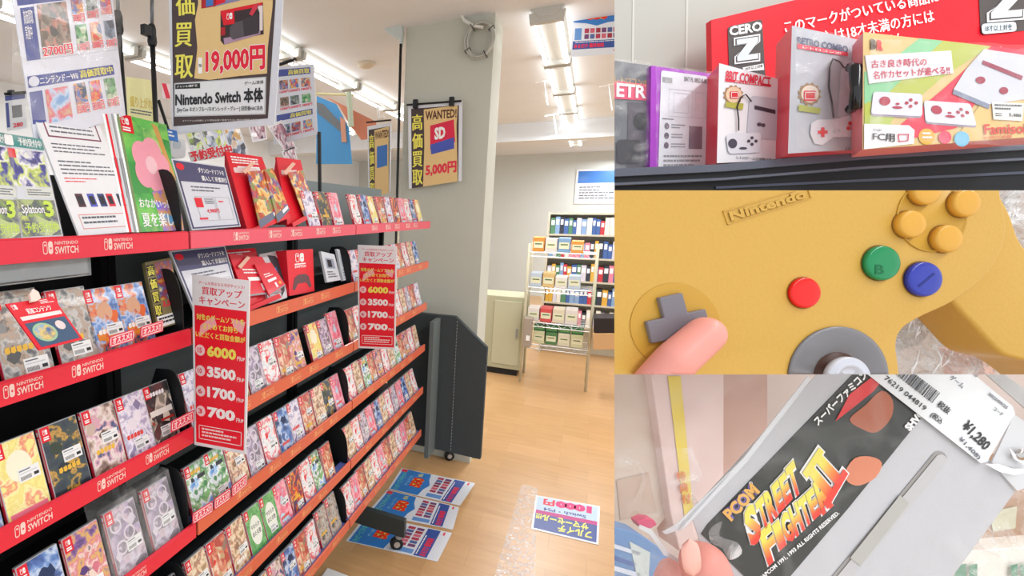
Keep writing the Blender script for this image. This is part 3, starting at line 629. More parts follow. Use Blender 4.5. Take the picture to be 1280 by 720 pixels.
def tag(px0, py0, px1, py1, px2, py2, lab, orient=0):
    Q = QP(PX(-.99), (px0, py0), (px1, py1), (px1, py1+14), (px0, py0+14)); mb = MB(); mb.rect(Q, 0, 0, 1, 1, mat('#e8405c', .4), 0, .002)
    mb.frame(Q, .03, .08, .97, .9, .03, .08, mat('#fbe4e4', .4), .0005); mb.tx(Q, 'オススメ!!', .12, .22, .88, .75, mat('#fbe4e4', .4), .0005, .05); single('rail_tag', mb, lab, 'price tag', 'pink rail tags')
tag(137, 421, 168, 411, 0, 0, 'pink tag on the second rail under the left blue and orange case')
tag(176, 409, 204, 400, 0, 0, 'pink tag on the second rail under the right blue and orange case')
tag(214, 527, 243, 512, 0, 0, 'pink tag on the third rail beside the campaign sign')
tag(241, 642, 266, 626, 0, 0, 'left pink tag on the orange fourth rail'); tag(268, 624, 288, 610, 0, 0, 'middle pink tag on the orange fourth rail'); tag(290, 608, 309, 592, 0, 0, 'right pink tag on the orange fourth rail')
# campaign signs sticking out from the rack joints
def campaign(S, c, lab, full):
    Q = QP(S, *c); t = sheet_thing('campaign_sign', lab, 'sign', Q, PAPER, .004, 'tall red buying campaign signs')
    mb = MB(); mb.rect(Q, .04, .17, .965, .98, mat('#ef1f33', .35, coat=.3), .0004); part('red_field', mb, t)
    R2 = mat('#e0364e', .4); YL = mat('#f6ec6a', .4); mb = MB()
    mb.tx(Q, 'ゲームを売るなら今がチャンス!', .12, .03, .92, .05, R2, .0004, .01); mb.tx(Q, '買取アップ', .18, .06, .88, .105, R2, .0004, .03); mb.tx(Q, 'キャンペーン', .13, .115, .93, .16, R2, .0004, .03)
    mb.tx(Q, '対象のゲームソフトを', .08, .215, .93, .25, YL, .001, .04); mb.tx(Q, 'まとめてお持ち', .2, .265, .82, .3, YL, .001, .04); mb.tx(Q, 'いただくと買取金額が', .06, .315, .95, .35, YL, .001, .04)
    for v, n_, a_ in ((.40, '15', '6000'), (.52, '10', '3500'), (.64, '6', '1700'), (.76, '3', '700')):
        mb.disc(Q, .14, v+.025, .09, .032, mat('#f9d9dc', .4), .0006); mb.tx(Q, n_, .09, v+.01, .17, v+.04, R2, .0009, .03)
        mb.tx(Q, a_, .27, v-.01, .8, v+.055, YL if n_ == '15' else WHITE, .0009, .05); mb.tx(Q, '円UP', .82, v+.03, .95, v+.055, WHITE, .0009, .03)
    mb.frame(Q, .1, .87, .92, .955, .01, .004, WHITE, .0006); mb.lines(Q, .16, .885, .86, .945, 3, mat('#fbe4e4', .4), .0006, .5); part('lettering', mb, t)
    mb = MB(); mb.poly(Q, [(.3, .24), (.4, .22), (.45, .27), (.3, .3), (.12, .35), (.15, .28)], mat('#f4b3b6', .4), .0006); mb.poly(Q, [(.7, .22), (.95, .23), (.9, .3), (.75, .27)], mat('#f4b3b6', .4), .0006); part('sparkle', mb, t)
campaign(PY(1.12), ((240, 343), (312, 351), (307, 568), (243, 556)), 'tall red and white campaign sign sticking out at the first rack joint', 1)
campaign(PY(2.32), ((447, 306), (496, 308), (494, 437), (448, 435)), 'smaller looking red campaign sign farther off at the second rack joint', 0)

# laminated buying sheet hung beside the poles
t = thing('price_sheet', 'laminated buying price sheet with game pictures hanging left of the black poles', 'poster', (-1.12, .9, 2.2))
S = PX(-1.12); Qa = QP(S, (14, -12), (138, -28), (157, 144), (44, 182)); mb = MB(); mb.rect(Qa, 0, 0, 1, 1, mat('#dde1ee', .25, coat=.6), 0, .003); part('sheet', mb, t)
def Qpx(S, x0, y0, x1, y1): return QP(S, (x0, y0), (x1, y0), (x1, y1), (x0, y1))
def skewq(S, tl, tr, br, bl): return QP(S, tl, tr, br, bl)
NV = mat('#4f5aa0', .4); G1 = skewq(S, (24, 4), (137, -10), (147, 66), (34, 80)); mb = MB()
mb.rect(G1, -.02, -.1, 1, .04, NV, .0006); mb.rect(G1, 0, .08, .13, .95, NV, .0006); mb.tx(G1, '高価買取\n実施中', .02, .12, .11, .6, WHITE, .001, .01)
mb.frame(G1, .13, .0, 1, .95, .004, .006, GREY, .0005); part('upper_header', mb, t)
pal = [['#6a5a4a', '#9a8a7a', '#c98a7a', '#4a4640'], ['#b03a2c', '#4a78c0', '#e8a04c', '#3a4a6a'], ['#3a3f44', '#9aa0a4', '#4a6a4a', '#c0c4c8'], ['#4a7ac0', '#e0403c', '#e8c04c', '#8aa0c0'], ['#3a8a4c', '#8ac08a', '#3a4a4c', '#c0d0b0'], ['#c07a4c', '#e04a4c', '#e0c08a', '#4a5a8c'], ['#3a4458', '#8a9ab0', '#5a6a80', '#c0c8d0']]
def pricepic(Qg, u0, v0, u1, v1, p, price, sz=.28, i=0):
    mb = MB(); mb.rect(Qg, u0, v0, u1, v1-.0, art('thumb_%d' % i, pal[p % 7], 60, 'cell', i), .0008); 
    w = (u1-u0); mb.ctext(Qg, price, (u0, v1-sz*.6), (u1, v1-sz*.6), (u0, v1+sz*.1), PINKR, WHITE, .0012, .04, .1); part('price_picture', mb, t)
pricepic(G1, .16, .06, .47, .9, 0, '2700円', .25, 0)
for i, (u, v, p) in enumerate(((.52, -.02, '700円'), (.69, -.05, '1200円'), (.86, -.08, '3100円'), (.53, .46, '1200円'), (.70, .45, '2000円'), (.87, .45, '2300円'))): pricepic(G1, u, v, u+.13, v+.42, i+1, p, .2, i+1)
G2 = skewq(S, (34, 97), (141, 82), (152, 136), (42, 162)); mb = MB(); mb.rect(G2, 0, -.02, 1, .2, NV, .0006); mb.disc(G2, .06, .09, .055, .1, mat('#dfe3f0', .4), .0012)
mb.tx(G2, 'ニンテンドーWii', .12, .03, .54, .17, WHITE, .001, .03); mb.tx(G2, '高価買取中', .57, .0, .98, .17, YEL, .001, .04); mb.rect(G2, 0, .28, .13, .9, NV, .0006); part('lower_header', mb, t)
for i, (u, p, c) in enumerate(((.16, '', 3), (.47, '1500円', 1), (.65, '2200円', 3), (.84, '1200円', 4))):
    w = .25 if i == 0 else .14
    if i == 0: mb = MB(); mb.rect(G2, u, .28, u+w, .95, art('thumb_w', ['#6aa0d8', '#c0d8f0', '#e05a6a', '#d0a88a'], 30, 'noise', 3), .0008); part('price_picture', mb, t)
    else: pricepic(G2, u, .26, u+w, .88, c, p, .3, 20+i)
mb = MB(); mb.sheet(S, 14, 0, 150, 150, 10, 10, .005, CLEAR, .03, .003, 2); part('plastic_cover', mb, t, smooth=True)
# small sheet hanging far left
Q = QP(PX(-1.9), (6, 120), (31, 117), (34, 160), (9, 164)); t = sheet_thing('small_price_sheet', 'small white price sheet hanging from a thin bar at the far left', 'poster', Q)
mb = MB(); mb.rect(Q, 0, 0, 1, .14, NV, .0006); mb.rect(Q, .3, .3, .8, .65, mat('#4a4f58', .4), .0006); mb.rect(Q, 0, .2, .15, .9, NV, .0006); mb.tx(Q, '280', .3, .8, .8, .93, PINKR, .0006, .04); part('print', mb, t)
mb = MB(); S = PX(-1.9); mb.tube([S.at(4, 118, .01), S.at(40, 115, .01)], .006, BLACK, 6); mb.poly(S, [(9, 113), (14, 113), (15, 119), (9, 119)], BLACK, .02, .02); part('bar', mb, t)
# black poster poles with clips
for i, (a, b, ck) in enumerate((((147, -30), (158, 175), (147.5, 27)), ((190, -30), (196, 180), (190, 43)))):
    S = PX(-1.3); t = thing('poster_pole', ['black poster pole next to the price sheet', 'black poster pole next to the hanging console poster'][i], 'pole', tuple(S.at(*b)), 'black poster poles behind the rack')
    mb = MB(); m_ = S.at(*ck); mb.tube([S.at(*a), m_], .006, mat('#6a6c6e', .3, metal=.7), 8); mb.tube([m_, S.at(*b), S.at(*b)-np.array([0, 0, .3])], .0085, BLACK, 8); part('tube', mb, t, smooth=True)
    mb = MB(); mb.lathe(m_-np.array([0, 0, .035]), (0, 0, 1), [(.013, 0), (.016, .012), (.014, .03), (.014, .05), (.01, .065)], BLACK, 12); mb.box(m_[0]-.01, m_[1]-.04, m_[2]-.01, m_[0]+.01, m_[1], m_[2]+.02, BLACK); part('clamp', mb, t)
# yellow leaflet behind the poles and little red/white card
Q = QP(PX(-1.36), (158, 96), (188, 100), (194, 152), (160, 146)); t = sheet_thing('yellow_leaflet', 'pale yellow leaflet with gold lettering behind the black poles', 'leaflet', Q, mat('#f3efb0', .4), .003)
mb = MB(); mb.tx(Q, '盛り上がれ', .1, .45, .95, .72, mat('#e2c95a', .4), .0006, .04); mb.lines(Q, .1, .78, .9, .92, 2, TXT, .0006); part('lettering', mb, t)
Q = QP(PX(-1.6), (202, 104), (213, 105), (213, 123), (204, 123)); mb = MB(); mb.rect(Q, 0, 0, 1, 1, mat('#f4dfe4', .4), 0, .003); mb.poly(Q, [(0, 0), (.5, 0), (1, 1), (.4, 1)], PINKR, .0006); single('pink_card', mb, 'small white card with a red slash left of the console poster', 'card')
mb = MB(); S = PX(-1.345); mb.tube([S.at(198, 125), S.at(216, 180)], .006, BLACK, 6); single('stay_rod', mb, 'thin slanting black rod behind the top shelf items', 'rod')

# the big hanging buying poster
S = PY(1.25); Q = QP(S, (209, -70), (359, -75), (343, 156), (215, 168))
def lay(x, y):  # photo zoom position to u,v on this poster
    return x, y
t = sheet_thing('console_poster', 'large buying poster for the game console hanging in the front', 'poster', Q, mat('#dadde6', .3, coat=.5), .003)
mb = MB(); mb.poly(S, [(214, -60), (349, -65), (335, 148), (217, 158)], mat('#4d3f40', .5), .0005); part('brown_field', mb, t)
mb = MB(); mb.poly(S, [(246, -60), (343, -63), (341, 8), (335, 60), (334, 92), (300, 95), (262, 100), (243, 98), (247, 60), (244, 25), (248, 5)], mat('#e8c78c', .5), .001); part('parchment', mb, t)
mb = MB(); TT = lambda s, x0, y0, x1, y1, x2, y2, m, lift=.0015, bold=.03: mb.text(S, s, (x0, y0), (x1, y1), (x2, y2), m, lift, bold)
TT('価', 220, -4, 243, -5, 221, 20, YEL); TT('買', 220, 29, 241, 28, 219, 59, YEL); TT('取', 220, 69, 242, 67, 219, 99, YEL); TT('高', 220, -40, 243, -41, 220, -14, YEL)
mb.ctext(S, '19,000円', (258, 63), (331, 57), (258, 93), mat('#e8203c', .4), WHITE, .0015, .05, .09); mb.rect(S, 248, 72, 253, 92, WHITE, .0015); mb.text(S, '買取価格', (249, 80), (252.5, 80), (249, 84), INK, .002, .01); part('price_lettering', mb, t)
mb = MB(); mb.poly(S, [(218, 104), (333, 96), (332, 143), (218, 146)], mat('#e9ebf0', .4), .001); mb.frame(QP(S, (218, 104), (333, 96), (332, 143), (218, 146)), .005, .01, .995, .985, .004, .01, GREY, .0015)
mb.poly(S, [(219.5, 105.5), (250.5, 104), (250.5, 110.5), (219.5, 111.5)], INK, .0015); mb.text(S, 'ジャンル/機種名', (221.5, 107), (247, 105.5), (221.5, 110), WHITE, .002, .01); part('name_plate', mb, t)
mb = MB(); mb.text(S, 'ゲーム/本体', (306, 102), (330, 100), (306, 107), INK, .002, .01); mb.text(S, 'Nintendo Switch 本体', (220, 116), (329, 110), (220, 133), INK, .002, .05)
mb.text(S, '[Joy-Con ネオンブルー/ネオンレッド・グレー] 旧型番HAC各色', (222, 134), (329, 132), (222, 141), INK, .002, .02); mb.text(S, '※アイテムの状態により買取金額で買取できない場合が御座います。', (229, 150), (323, 148.5), (229, 153.5), mat('#d9d3cf', .5), .002, .02); part('name_lettering', mb, t)
mb = MB(); BX = [(276, 14), (329, 3), (330, 43), (314, 46), (280, 56), (276, 51)]; mb.poly(S, BX, mat('#3a2c30', .4), .0015); mb.poly(S, [(276, 14), (329, 3), (327, 8), (280, 17), (280, 32), (293, 30), (293, 16), (278, 19)], RED, .002)
mb.poly(S, [(276, 14), (293, 11), (294, 29), (280, 31)], RED, .0022); switch_mark(mb, QP(S, (284, 17), (291, 16), (291, 24), (284, 25)), 0, 0, 1, 1, WHITE, RED, .0025)
mb.poly(S, [(276, 35), (282, 34), (282, 44), (277, 45)], DRED, .002); mb.poly(S, [(280, 48), (326, 39), (326, 43), (281, 56)], mat('#b392ac', .4), .002); mb.poly(S, [(312, 18), (318, 6), (326, 5), (316, 20)], mat('#d83a4c', .4), .0022); mb.poly(S, [(322, 8), (329, 7), (329, 38), (325, 39), (325, 16)], mat('#e9dcdc', .4), .0022)
mb.poly(S, [(288, 34), (295, 28), (304, 26), (306, 46), (292, 50), (288, 46)], mat('#5a5358', .4), .0026); mb.poly(S, [(304, 25), (322, 18), (325, 20), (324, 42), (306, 46)], mat('#40383e', .4), .0026); part('console_picture', mb, t)
mb = MB(); mb.poly(S, [(252, -8), (270, -14), (270, 8), (252, 11)], DRED, .0015); mb.poly(S, [(258, -4), (267, -6), (267, 7), (258, 9)], BLUE, .002); mb.poly(S, [(268, -6), (300, -14), (300, 1), (270, 8)], mat('#8a84b0', .4), .0015); mb.poly(S, [(270, -2), (282, -5), (282, 3), (270, 7)], RED, .002); part('upper_picture', mb, t)
# ------------------------------------------------------------------ BEHIND AND BEYOND THE RACK
S = PX(-1.36)
prints = [art('preorder_%d' % i, c, 30, 'cell', i) for i, c in enumerate((['#c8dc4a', '#e9eef0', '#3c3f50', '#8fb04a'], ['#e9edf2', '#b8c4d8', '#3a3d48', '#d8e86a'], ['#2c3140', '#8a9ab8', '#e9edf0', '#d0a04c'], ['#d8a8b4', '#8a4a68', '#f0e4ea', '#4a3a54']))]
for i, c in enumerate((((232, 166), (247, 162), (259, 192), (242, 198)), ((249, 162), (276, 156), (288, 190), (262, 196)), ((278, 158), (297, 154), (312, 194), (290, 198)))):
    Q = QP(S, *c); t = sheet_thing('preorder_sheet', ['left', 'middle', 'right'][i]+' picture sheet on the grey board above the framed notice', 'poster', Q, PAPER, .003); mb = MB(); mb.rect(Q, .06, .05, .94, .95, prints[i], .0006); part('print', mb, t)
mb = MB(); mb.ctext(PX(-1.34), '予約受付中', (236, 190), (287, 180), (240, 202), RED, WHITE, .002, .06, .13); Q = skewq(PX(-1.342), (235, 189), (288, 179), (290, 196), (240, 203)); mb.rect(Q, .0, .1, 1, .95, WHITE, 0, .003); single('preorder_sign', mb, 'white edged cut-out sign with red Japanese letters below the picture sheets', 'sign')
for i, c in enumerate((((309, 152), (331, 150), (334, 174), (316, 178)), ((334, 158), (352, 150), (371, 186), (356, 190)), ((352, 190), (368, 183), (372, 200), (358, 206)))):
    Q = QP(S, *c); mb = MB(); mb.rect(Q, 0, 0, 1, 1, PAPER, 0, .003); mb.rect(Q, .08, .08, .92, .92, prints[3], .0006); single('pink_sheet', mb, ['first', 'second', 'third'][i]+' pinkish picture sheet on the grey board right of the preorder sign', 'poster')
# grey and white gadgets at far left behind flyer
mb = MB(); S = PX(-1.30); mb.rrect(S, 214, 174, 232, 198, 5, 5, mat('#dfe3e6', .4), 0, .05); mb.rrect(S, 216, 176, 226, 186, 3, 3, mat('#b9c4cc', .3), .001, .004); single('white_gadget', mb, 'white rounded gadget standing behind the green flyer', 'gadget')
# second hanging buying sheet
S = PY(2.25); Q = QP(S, (338, 84), (392, 80), (397, 168), (342, 182)); t = sheet_thing('price_sheet', 'second laminated buying sheet behind the console poster, right of it', 'poster', Q, mat('#dfe3ec', .25, coat=.6), .003)
mb = MB(); mb.rect(Q, .1, .04, .92, .13, NV, .0006); mb.tx(Q, '高価買取', .42, .05, .9, .12, YEL, .001, .04); mb.rect(Q, .1, .62, .92, .7, NV, .0006); mb.tx(Q, '高価買取', .42, .63, .9, .69, YEL, .001, .04); mb.lines(Q, .04, .2, .1, .6, 8, TXT, .0006); part('header', mb, t)
k = 0
for v in (.18, .4, .76):
    for u in (.2, .44, .7):
        mb = MB(); mb.rect(Q, u, v, u+.2, v+.12, art('small_%d' % k, pal[(k*2+1) % 7], 80, 'cell', k), .0008); mb.tx(Q, ['1500円', '2000円', '1800円'][k % 3], u, v+.13, u+.22, v+.17, PINKR, .001, .04); part('price_picture', mb, t); k += 1
mb = MB(); mb.tube([S.at(338, 82), S.at(352, 80), S.at(370, 74)], .008, BLACK, 6); mb.tube([S.at(399, 165), S.at(400, 260)], .009, BLACK, 6); mb.tube([S.at(362, 70), S.at(369, 76), S.at(366, 81)], .006, WHITE, 6); single('sheet_stand', mb, 'thin black stand carrying the second laminated buying sheet', 'stand')
# third rank: cloth banner, small wanted poster, thin pole
S = PY(5.0); pts = [(398, 119), (425, 118), (445, 136), (462, 146), (466, 168), (455, 200), (395, 205), (396, 150)]
t = thing('fabric_banner', 'blue and orange cloth banner hanging far off between sheet and pillar', 'banner', S.at(430, 200)); mb = MB(); mb.poly(S, [(396, 120), (420, 130), (436, 160), (440, 205), (395, 205)], mat('#5aa4e0', .7), 0, .01); part('blue_cloth', mb, t)
mb = MB(); mb.poly(S, [(404, 119), (470, 152), (472, 172), (452, 175), (440, 160), (424, 132)], mat('#d98a6e', .7), .006, .01); part('orange_cloth', mb, t)
mb = MB(); mb.poly(S, [(396, 128), (404, 130), (432, 160), (430, 168), (398, 142)], mat('#7d8288', .7), .008, .01); mb.poly(S, [(426, 146), (432, 150), (434, 178), (428, 178)], mat('#e0a58c', .7), .02, .01); part('print', mb, t)
mb = MB(); mb.tube([S.at(392, 117), S.at(442, 119)], .012, mat('#d9d3a0', .5), 6); mb.tube([S.at(441, 118, .1), S.at(444, 160, .1)], .03, mat('#c9d8c0', .5), 8); single('green_pipe', mb, 'pale green pipe above the cloth banner on the far wall', 'pipe')
def wanted(Q, lab, pic):
    t = sheet_thing('wanted_poster', lab, 'poster', Q, mat('#e3e6ee', .3, coat=.4), .004)
    mb = MB(); mb.rect(Q, .06, .05, .94, 1, mat('#4d3f40', .5), .0006); mb.poly(Q, [(.3, .07), (.92, .05), (.9, .3), (.93, 1), (.28, 1), (.31, .5)], mat('#e8c78c', .5), .001); part('brown_field', mb, t)
    mb = MB(); mb.tx(Q, 'WANTED!', .33, .09, .9, .2, mat('#5a3428', .5), .0016, .03); [mb.tx(Q, ch, .08, .12+i*.22, .27, .31+i*.22, YEL, .0016, .04) for i, ch in enumerate('高価買取')]; part('lettering', mb, t)
    mb = MB(); pic(mb, Q); part('picture', mb, t); return t
Q = QP(PY(4.6), (459, 158), (489, 153), (488, 240), (461, 250)); wanted(Q, 'far wanted poster seen left of the pillar above the rack', lambda mb, Q: mb.rect(Q, .4, .3, .85, .6, BLUE, .0016))
mb = MB(); S = PY(4.6); mb.tube([S.at(458, 153), S.at(489, 150)], .008, BLACK, 6); mb.tube([S.at(472, 134), S.at(474, 148), S.at(480, 146)], .012, WHITE, 6); single('poster_hook', mb, 'white hook and thin bar carrying the far wanted poster', 'hook')
# poster on the pillar
S = PY(4.09); Q = QP(S, (510, 131), (578, 126), (577, 226), (511, 236))
def picp(mb, Q):
    mb.poly(Q, [(.42, .27), (.85, .22), (.88, .5), (.42, .56)], mat('#e0284c', .4), .0016); mb.text(Q, 'SD', (.5, .3), (.7, .29), (.5, .45), WHITE, .002, .05); mb.poly(Q, [(.42, .5), (.86, .44), (.86, .58), (.44, .62)], mat('#4a5ab8', .4), .0018)
t = wanted(Q, 'wanted poster with a pink box picture clipped on the pillar', picp); mb = MB(); mb.tx(Q, '5,000円', .34, .74, .9, .88, PINKR, .002, .06); part('price_lettering', mb, t)
t = thing('poster_bar', 'thin black bar with two clips carrying the pillar poster', 'bar', S.at(545, 128)); mb = MB(); mb.tube([S.at(509, 131.5, .01), S.at(577, 126.5, .01)], .008, BLACK, 6); part('bar', mb, t)
for q in ((520, 131), (565, 128)):
    mb = MB(); c = S.at(*q, .02); mb.box(c[0]-.015, c[1]-.02, c[2]-.03, c[0]+.02, c[1]+.02, c[2]+.035, BLACK); part('clip', mb, t, bevel=.004)
# hanging sale sign at the right
def sale(Q, mb, mk=True):
    mb.rect(Q, .02, .02, .98, .45, mat('#3f86d8', .35, coat=.3), .0006); mb.rect(Q, .02, .45, .98, .72, mat('#d3e2f2', .4), .0006); mb.poly(Q, [(.02, .45), (.35, .45), (.5, .49), (.65, .45), (.98, .45), (.98, .44), (.02, .44)], mat('#3f86d8', .4), .0008)
def floorflyer(Q, lab, nm='sale_flyer', grp='blue flyers taped on the floor'):
    t = sheet_thing(nm, lab, 'flyer', Q, mat('#e6ecf4', .25, coat=.6), .0012, grp)
    B = mat('#3b82cf', .3, coat=.5); mb = MB(); mb.poly(Q, [(.02, .03), (.98, .03), (.98, .42), (.72, .44), (.5, .49), (.28, .44), (.02, .42)], B, .0004); part('blue_field', mb, t)
    mb = MB(); mb.tx(Q, 'ハッピーソフトキャンペーン', .05, .05, .93, .13, mat('#6fe0a0', .4), .0008, .03); mb.tx(Q, 'ゲームソフト', .3, .17, .75, .21, mat('#9fe0f0', .4), .0008, .03)
    mb.ctext(Q, '550', (.3, .23), (.72, .23), (.3, .39), mat('#ef3c20', .4), YEL, .001, .06, .13); mb.tx(Q, '税込', .78, .27, .93, .33, YEL, .001, .03); mb.rect(Q, .85, .02, .97, .1, mat('#e83a50', .4), .001); part('lettering', mb, t)
    mb = MB(); rr = [mat(c, .4) for c in ('#b8405c', '#7a4a78', '#d86a7c', '#5a6aa0', '#a83a4a')]
    for a in range(6):
        for b in range(2): mb.rect(Q, .26+a*.115, .53+b*.1, .35+a*.115, .61+b*.1, rr[(a*2+b) % 5], .0008)
    mb.rect(Q, .06, .52, .2, .72, mat('#6a9ad8', .4), .0008); part('small_pictures', mb, t)
    mb = MB(); mb.rect(Q, .03, .74, .97, .88, mat('#3f5aa4', .4), .0008); mb.tx(Q, 'あるだけ 最終価格', .06, .79, .66, .86, PINKR, .0012, .05); mb.lines(Q, .08, .755, .9, .78, 1, WHITE, .0012); mb.rect(Q, .84, .92, .95, .94, PINKR, .0008); part('foot_print', mb, t); return t
# the sign hangs facing the aisle entrance
S = PY(4.6); Q = QP(S, (718, -3), (778, -5), (777, 67), (713, 71)); floorflyer(Q, 'blue and white 550 sale sign hanging from the ceiling at the right', 'sale_sign', None)
mb = MB(); mb.tube([Q.at(.5, 0), [Q.at(.5, 0)[0], 4.6, CEIL]], .004, GREY, 6); single('sign_cord', mb, 'thin cord holding the hanging blue sale sign', 'cord')
FZ = PZ(.003)
for i, c in enumerate((((502, 585), (594, 604), (575, 632), (485, 611)), ((484, 612), (574, 634), (566, 662), (459, 641)), ((458, 643), (565, 666), (547, 702), (432, 676)))):
    a, b, c2, d = [FZ.at(*q) for q in c]; Q = QD(d, a, b, c2); floorflyer(Q, ['farthest', 'middle', 'nearest'][i]+' of the three blue sale flyers taped on the floor by the rack')
a, b, c, d = [FZ.at(*q) for q in ((670, 619), (750, 633), (748, 681), (664, 661))]; Q = QD(c, d, a, b)
t = sheet_thing('sale_flyer', 'single sale flyer lying alone on the floor, upside down, reading 1000', 'flyer', Q, mat('#e6ecf4', .25, coat=.6), .0012)
mb = MB(); mb.rect(Q, .03, .04, .97, .48, mat('#46599c', .35), .0004); mb.rect(Q, .03, .5, .97, .97, mat('#c3d9ec', .4), .0004); mb.rect(Q, .03, .46, .97, .56, mat('#c2418a', .4), .0006); part('field', mb, t)
YY = mat('#f0ec70', .4); mb = MB(); mb.tx(Q, 'フルイチ', .1, .1, .6, .27, YY, .0008, .05); mb.tx(Q, 'サマーセール!!!', .16, .3, .95, .46, YY, .0008, .06); mb.tx(Q, 'Switch・PS4', .2, .58, .85, .67, NV, .0008, .04); mb.tx(Q, '1000', .12, .74, .68, .95, mat('#e0307c', .4), .0008, .09); mb.tx(Q, '円', .7, .76, .86, .93, PINKR, .0008, .07); part('lettering', mb, t)
# shiny tape strip on the floor
tape = film('clear_tape', .72, 30, .8, rough=.05)
for i in (0,):
    S = QD(*[PZ(.002).at(*q) for q in ((652, 606), (672, 608), (668, 745), (612, 740))]); mb = MB(); mb.sheet(S, 0, 0, 1, 1, 10, 60, .0012, tape, 30, .0, i); single('floor_tape', mb, 'glossy clear tape strip running along the floor by the lone flyer', 'tape', smooth=True)
mb = MB(); S = PZ(.004); mb.poly(S, [(577, 561), (600, 563), (598, 573), (583, 571)], mat('#3c9a5a', .8), 0, .003); single('green_mat', mb, 'small green mat corner by the far castor foot', 'mat')

# ------------------------------------------------------------------ FAR END OF THE SHOP
beige = mat('#bdbc9f', .6)
t = thing('storage_cabinet', 'plain greenish beige cabinet beyond the charcoal end panel', 'cabinet', (-.75, 6.9, 0)); a = PY(6.8)
mb = MB(); p0, p1 = a.at(617, 402), a.at(651, 435); mb.box(p0[0]-.25, 6.8, .08, p1[0], 7.3, 1.02, beige); part('body', mb, t, bevel=.008)
mb = MB(); mb.box(p0[0]+.0, 6.785, .14, p1[0]-.02, 6.8, .96, mat('#c6c5a8', .6)); dr = part('door', mb, t, bevel=.004)
mb = MB(); mb.box(p1[0]-.07, 6.77, .5, p1[0]-.05, 6.785, .62, GREY); part('handle', mb, dr); mb = MB(); mb.box(p0[0]-.2, 6.82, 0, p1[0]-.03, 7.2, .08, BLACK); part('plinth', mb, t)
# wire racks with boxed goods
CHR = mat('#d9dcdc', .3, metal=.6)
def wire_rack(x0, x1, y, zs, lab):
    t = thing('wire_rack', lab, 'rack', ((x0+x1)/2, y+.2, 0))
    for x in (x0, x1):
        for yy in (y, y+.42): mb = MB(); mb.tube([(x, yy, 0), (x, yy, zs[-1]+.1)], .014, mat('#c9c3a8', .5), 8); part('post', mb, t, smooth=True)
    for z in zs:
        mb = MB(); 
        for yy in np.linspace(y, y+.42, 5): mb.tube([(x0, yy, z), (x1, yy, z)], .004, CHR, 5)
        for zz in (z, z-.05): mb.tube([(x0, y, zz), (x1, y, zz)], .006, CHR, 5)
        n = 12
        mb.tube([(x0+(x1-x0)*k/n, y, z-(.05 if k % 2 else 0)) for k in range(n+1)], .004, CHR, 5); part('wire_shelf', mb, t)
ax0 = PY(6.6).at(653, 430)[0]; ax1 = PY(6.6).at(737, 430)[0]
zl = PY(6.6).at(690, 433)[2]; zu = PY(6.6).at(690, 405)[2]
wire_rack(ax0, ax1, 6.6, [zl, zu, zu+.42, zu+.84], 'wire rack with green boxed goods at the far end of the aisle')
rng = random.Random(5)
def goods(x, y, z, w, h, d, c, lab, grp, band=None):
    t = thing('goods_box', lab, 'box', (x+w/2, y+d/2, z), grp); mb = MB(); mb.box(x, y, z, x+w, y+d, z+h, mat(c, .5)); part('carton', mb, t, bevel=.003)
    mb = MB(); S = QD((x, y, z+h), (x+w, y, z+h), (x+w, y, z), (x, y, z)); S.n = np.array([0, -1., 0]); mb.rect(S, .08, .3, .92, .75, mat(band or '#e8e6cc', .5), .002); mb.rect(S, .2, .42, .8, .5, mat('#5a7a4a', .5), .003); part('front_label', mb, t)
px = lambda q: PY(6.6).at(q, 430)[0]
gl = ['green', 'yellow', 'white']
for r, (z, nm) in enumerate(((zl, 'lower'), (zu, 'upper'), (zu+.42, 'third'), (zu+.84, 'topmost'))):
    x = px(665) if r == 0 else ax0+.03; i = 0
    while x < ax1-.14:
        w = .125; c = [['#dfe2b8', '#5a8a5a', '#e9e6d0'], ['#f0e9e4', '#e05a5a', '#ece2c8'], ['#c9d8e8', '#e8c98a', '#f0eee8'], ['#e8a04c', '#f0e9e4', '#8ab0d8']][r][i % 3]
        goods(x, 6.66, z+.006, w, .15 if r == 0 else .13+.04*rng.random(), .25, c, f'{nthn[i]} boxed item from left on the {nm} wire shelf', 'boxed goods on the wire rack', '#f2f0d0')
        if r == 0: goods(x, 6.67, z+.16, w, .07, .2, '#3f7a4c', f'green pack lying on the {nthn[i]} boxed item of the lower wire shelf', 'boxed goods on the wire rack', '#6aa86a')
        x += w+.012; i += 1
t = thing('clear_bin', 'grey clear bin standing at the left end of the lower wire shelf', 'bin', (px(655), 6.56, zl)); mb = MB(); mb.box(px(653.5), 6.5, zl-.02, px(664), 6.65, zl+.33, mat('#a89c90', .4)); part('bin', mb, t, bevel=.01); mb = MB(); mb.box(px(658), 6.49, zl+.06, px(662.5), 6.5, zl+.12, WHITE); part('label', mb, t)
mb = MB(); S = PY(6.4); mb.rect(S, 741, 417, 800, 437, mat('#d3a878', .7), 0, .4); single('cardboard_box', mb, 'brown cardboard box right of the wire rack', 'box', bevel=.004)
mb = MB(); mb.rect(S, 742, 398, 790, 416.5, mat('#2a2223', .6), -.02, .3); single('black_case', mb, 'black case standing on the brown cardboard box', 'case', bevel=.01)
mb = MB(); S = PZ(.004); mb.poly(S, [(618, 438), (640, 440), (648, 446), (616, 448)], mat('#b8dcea', .4), 0, .001); single('floor_sheet', mb, 'pale blue sheet taped on the floor before the beige cabinet', 'flyer')
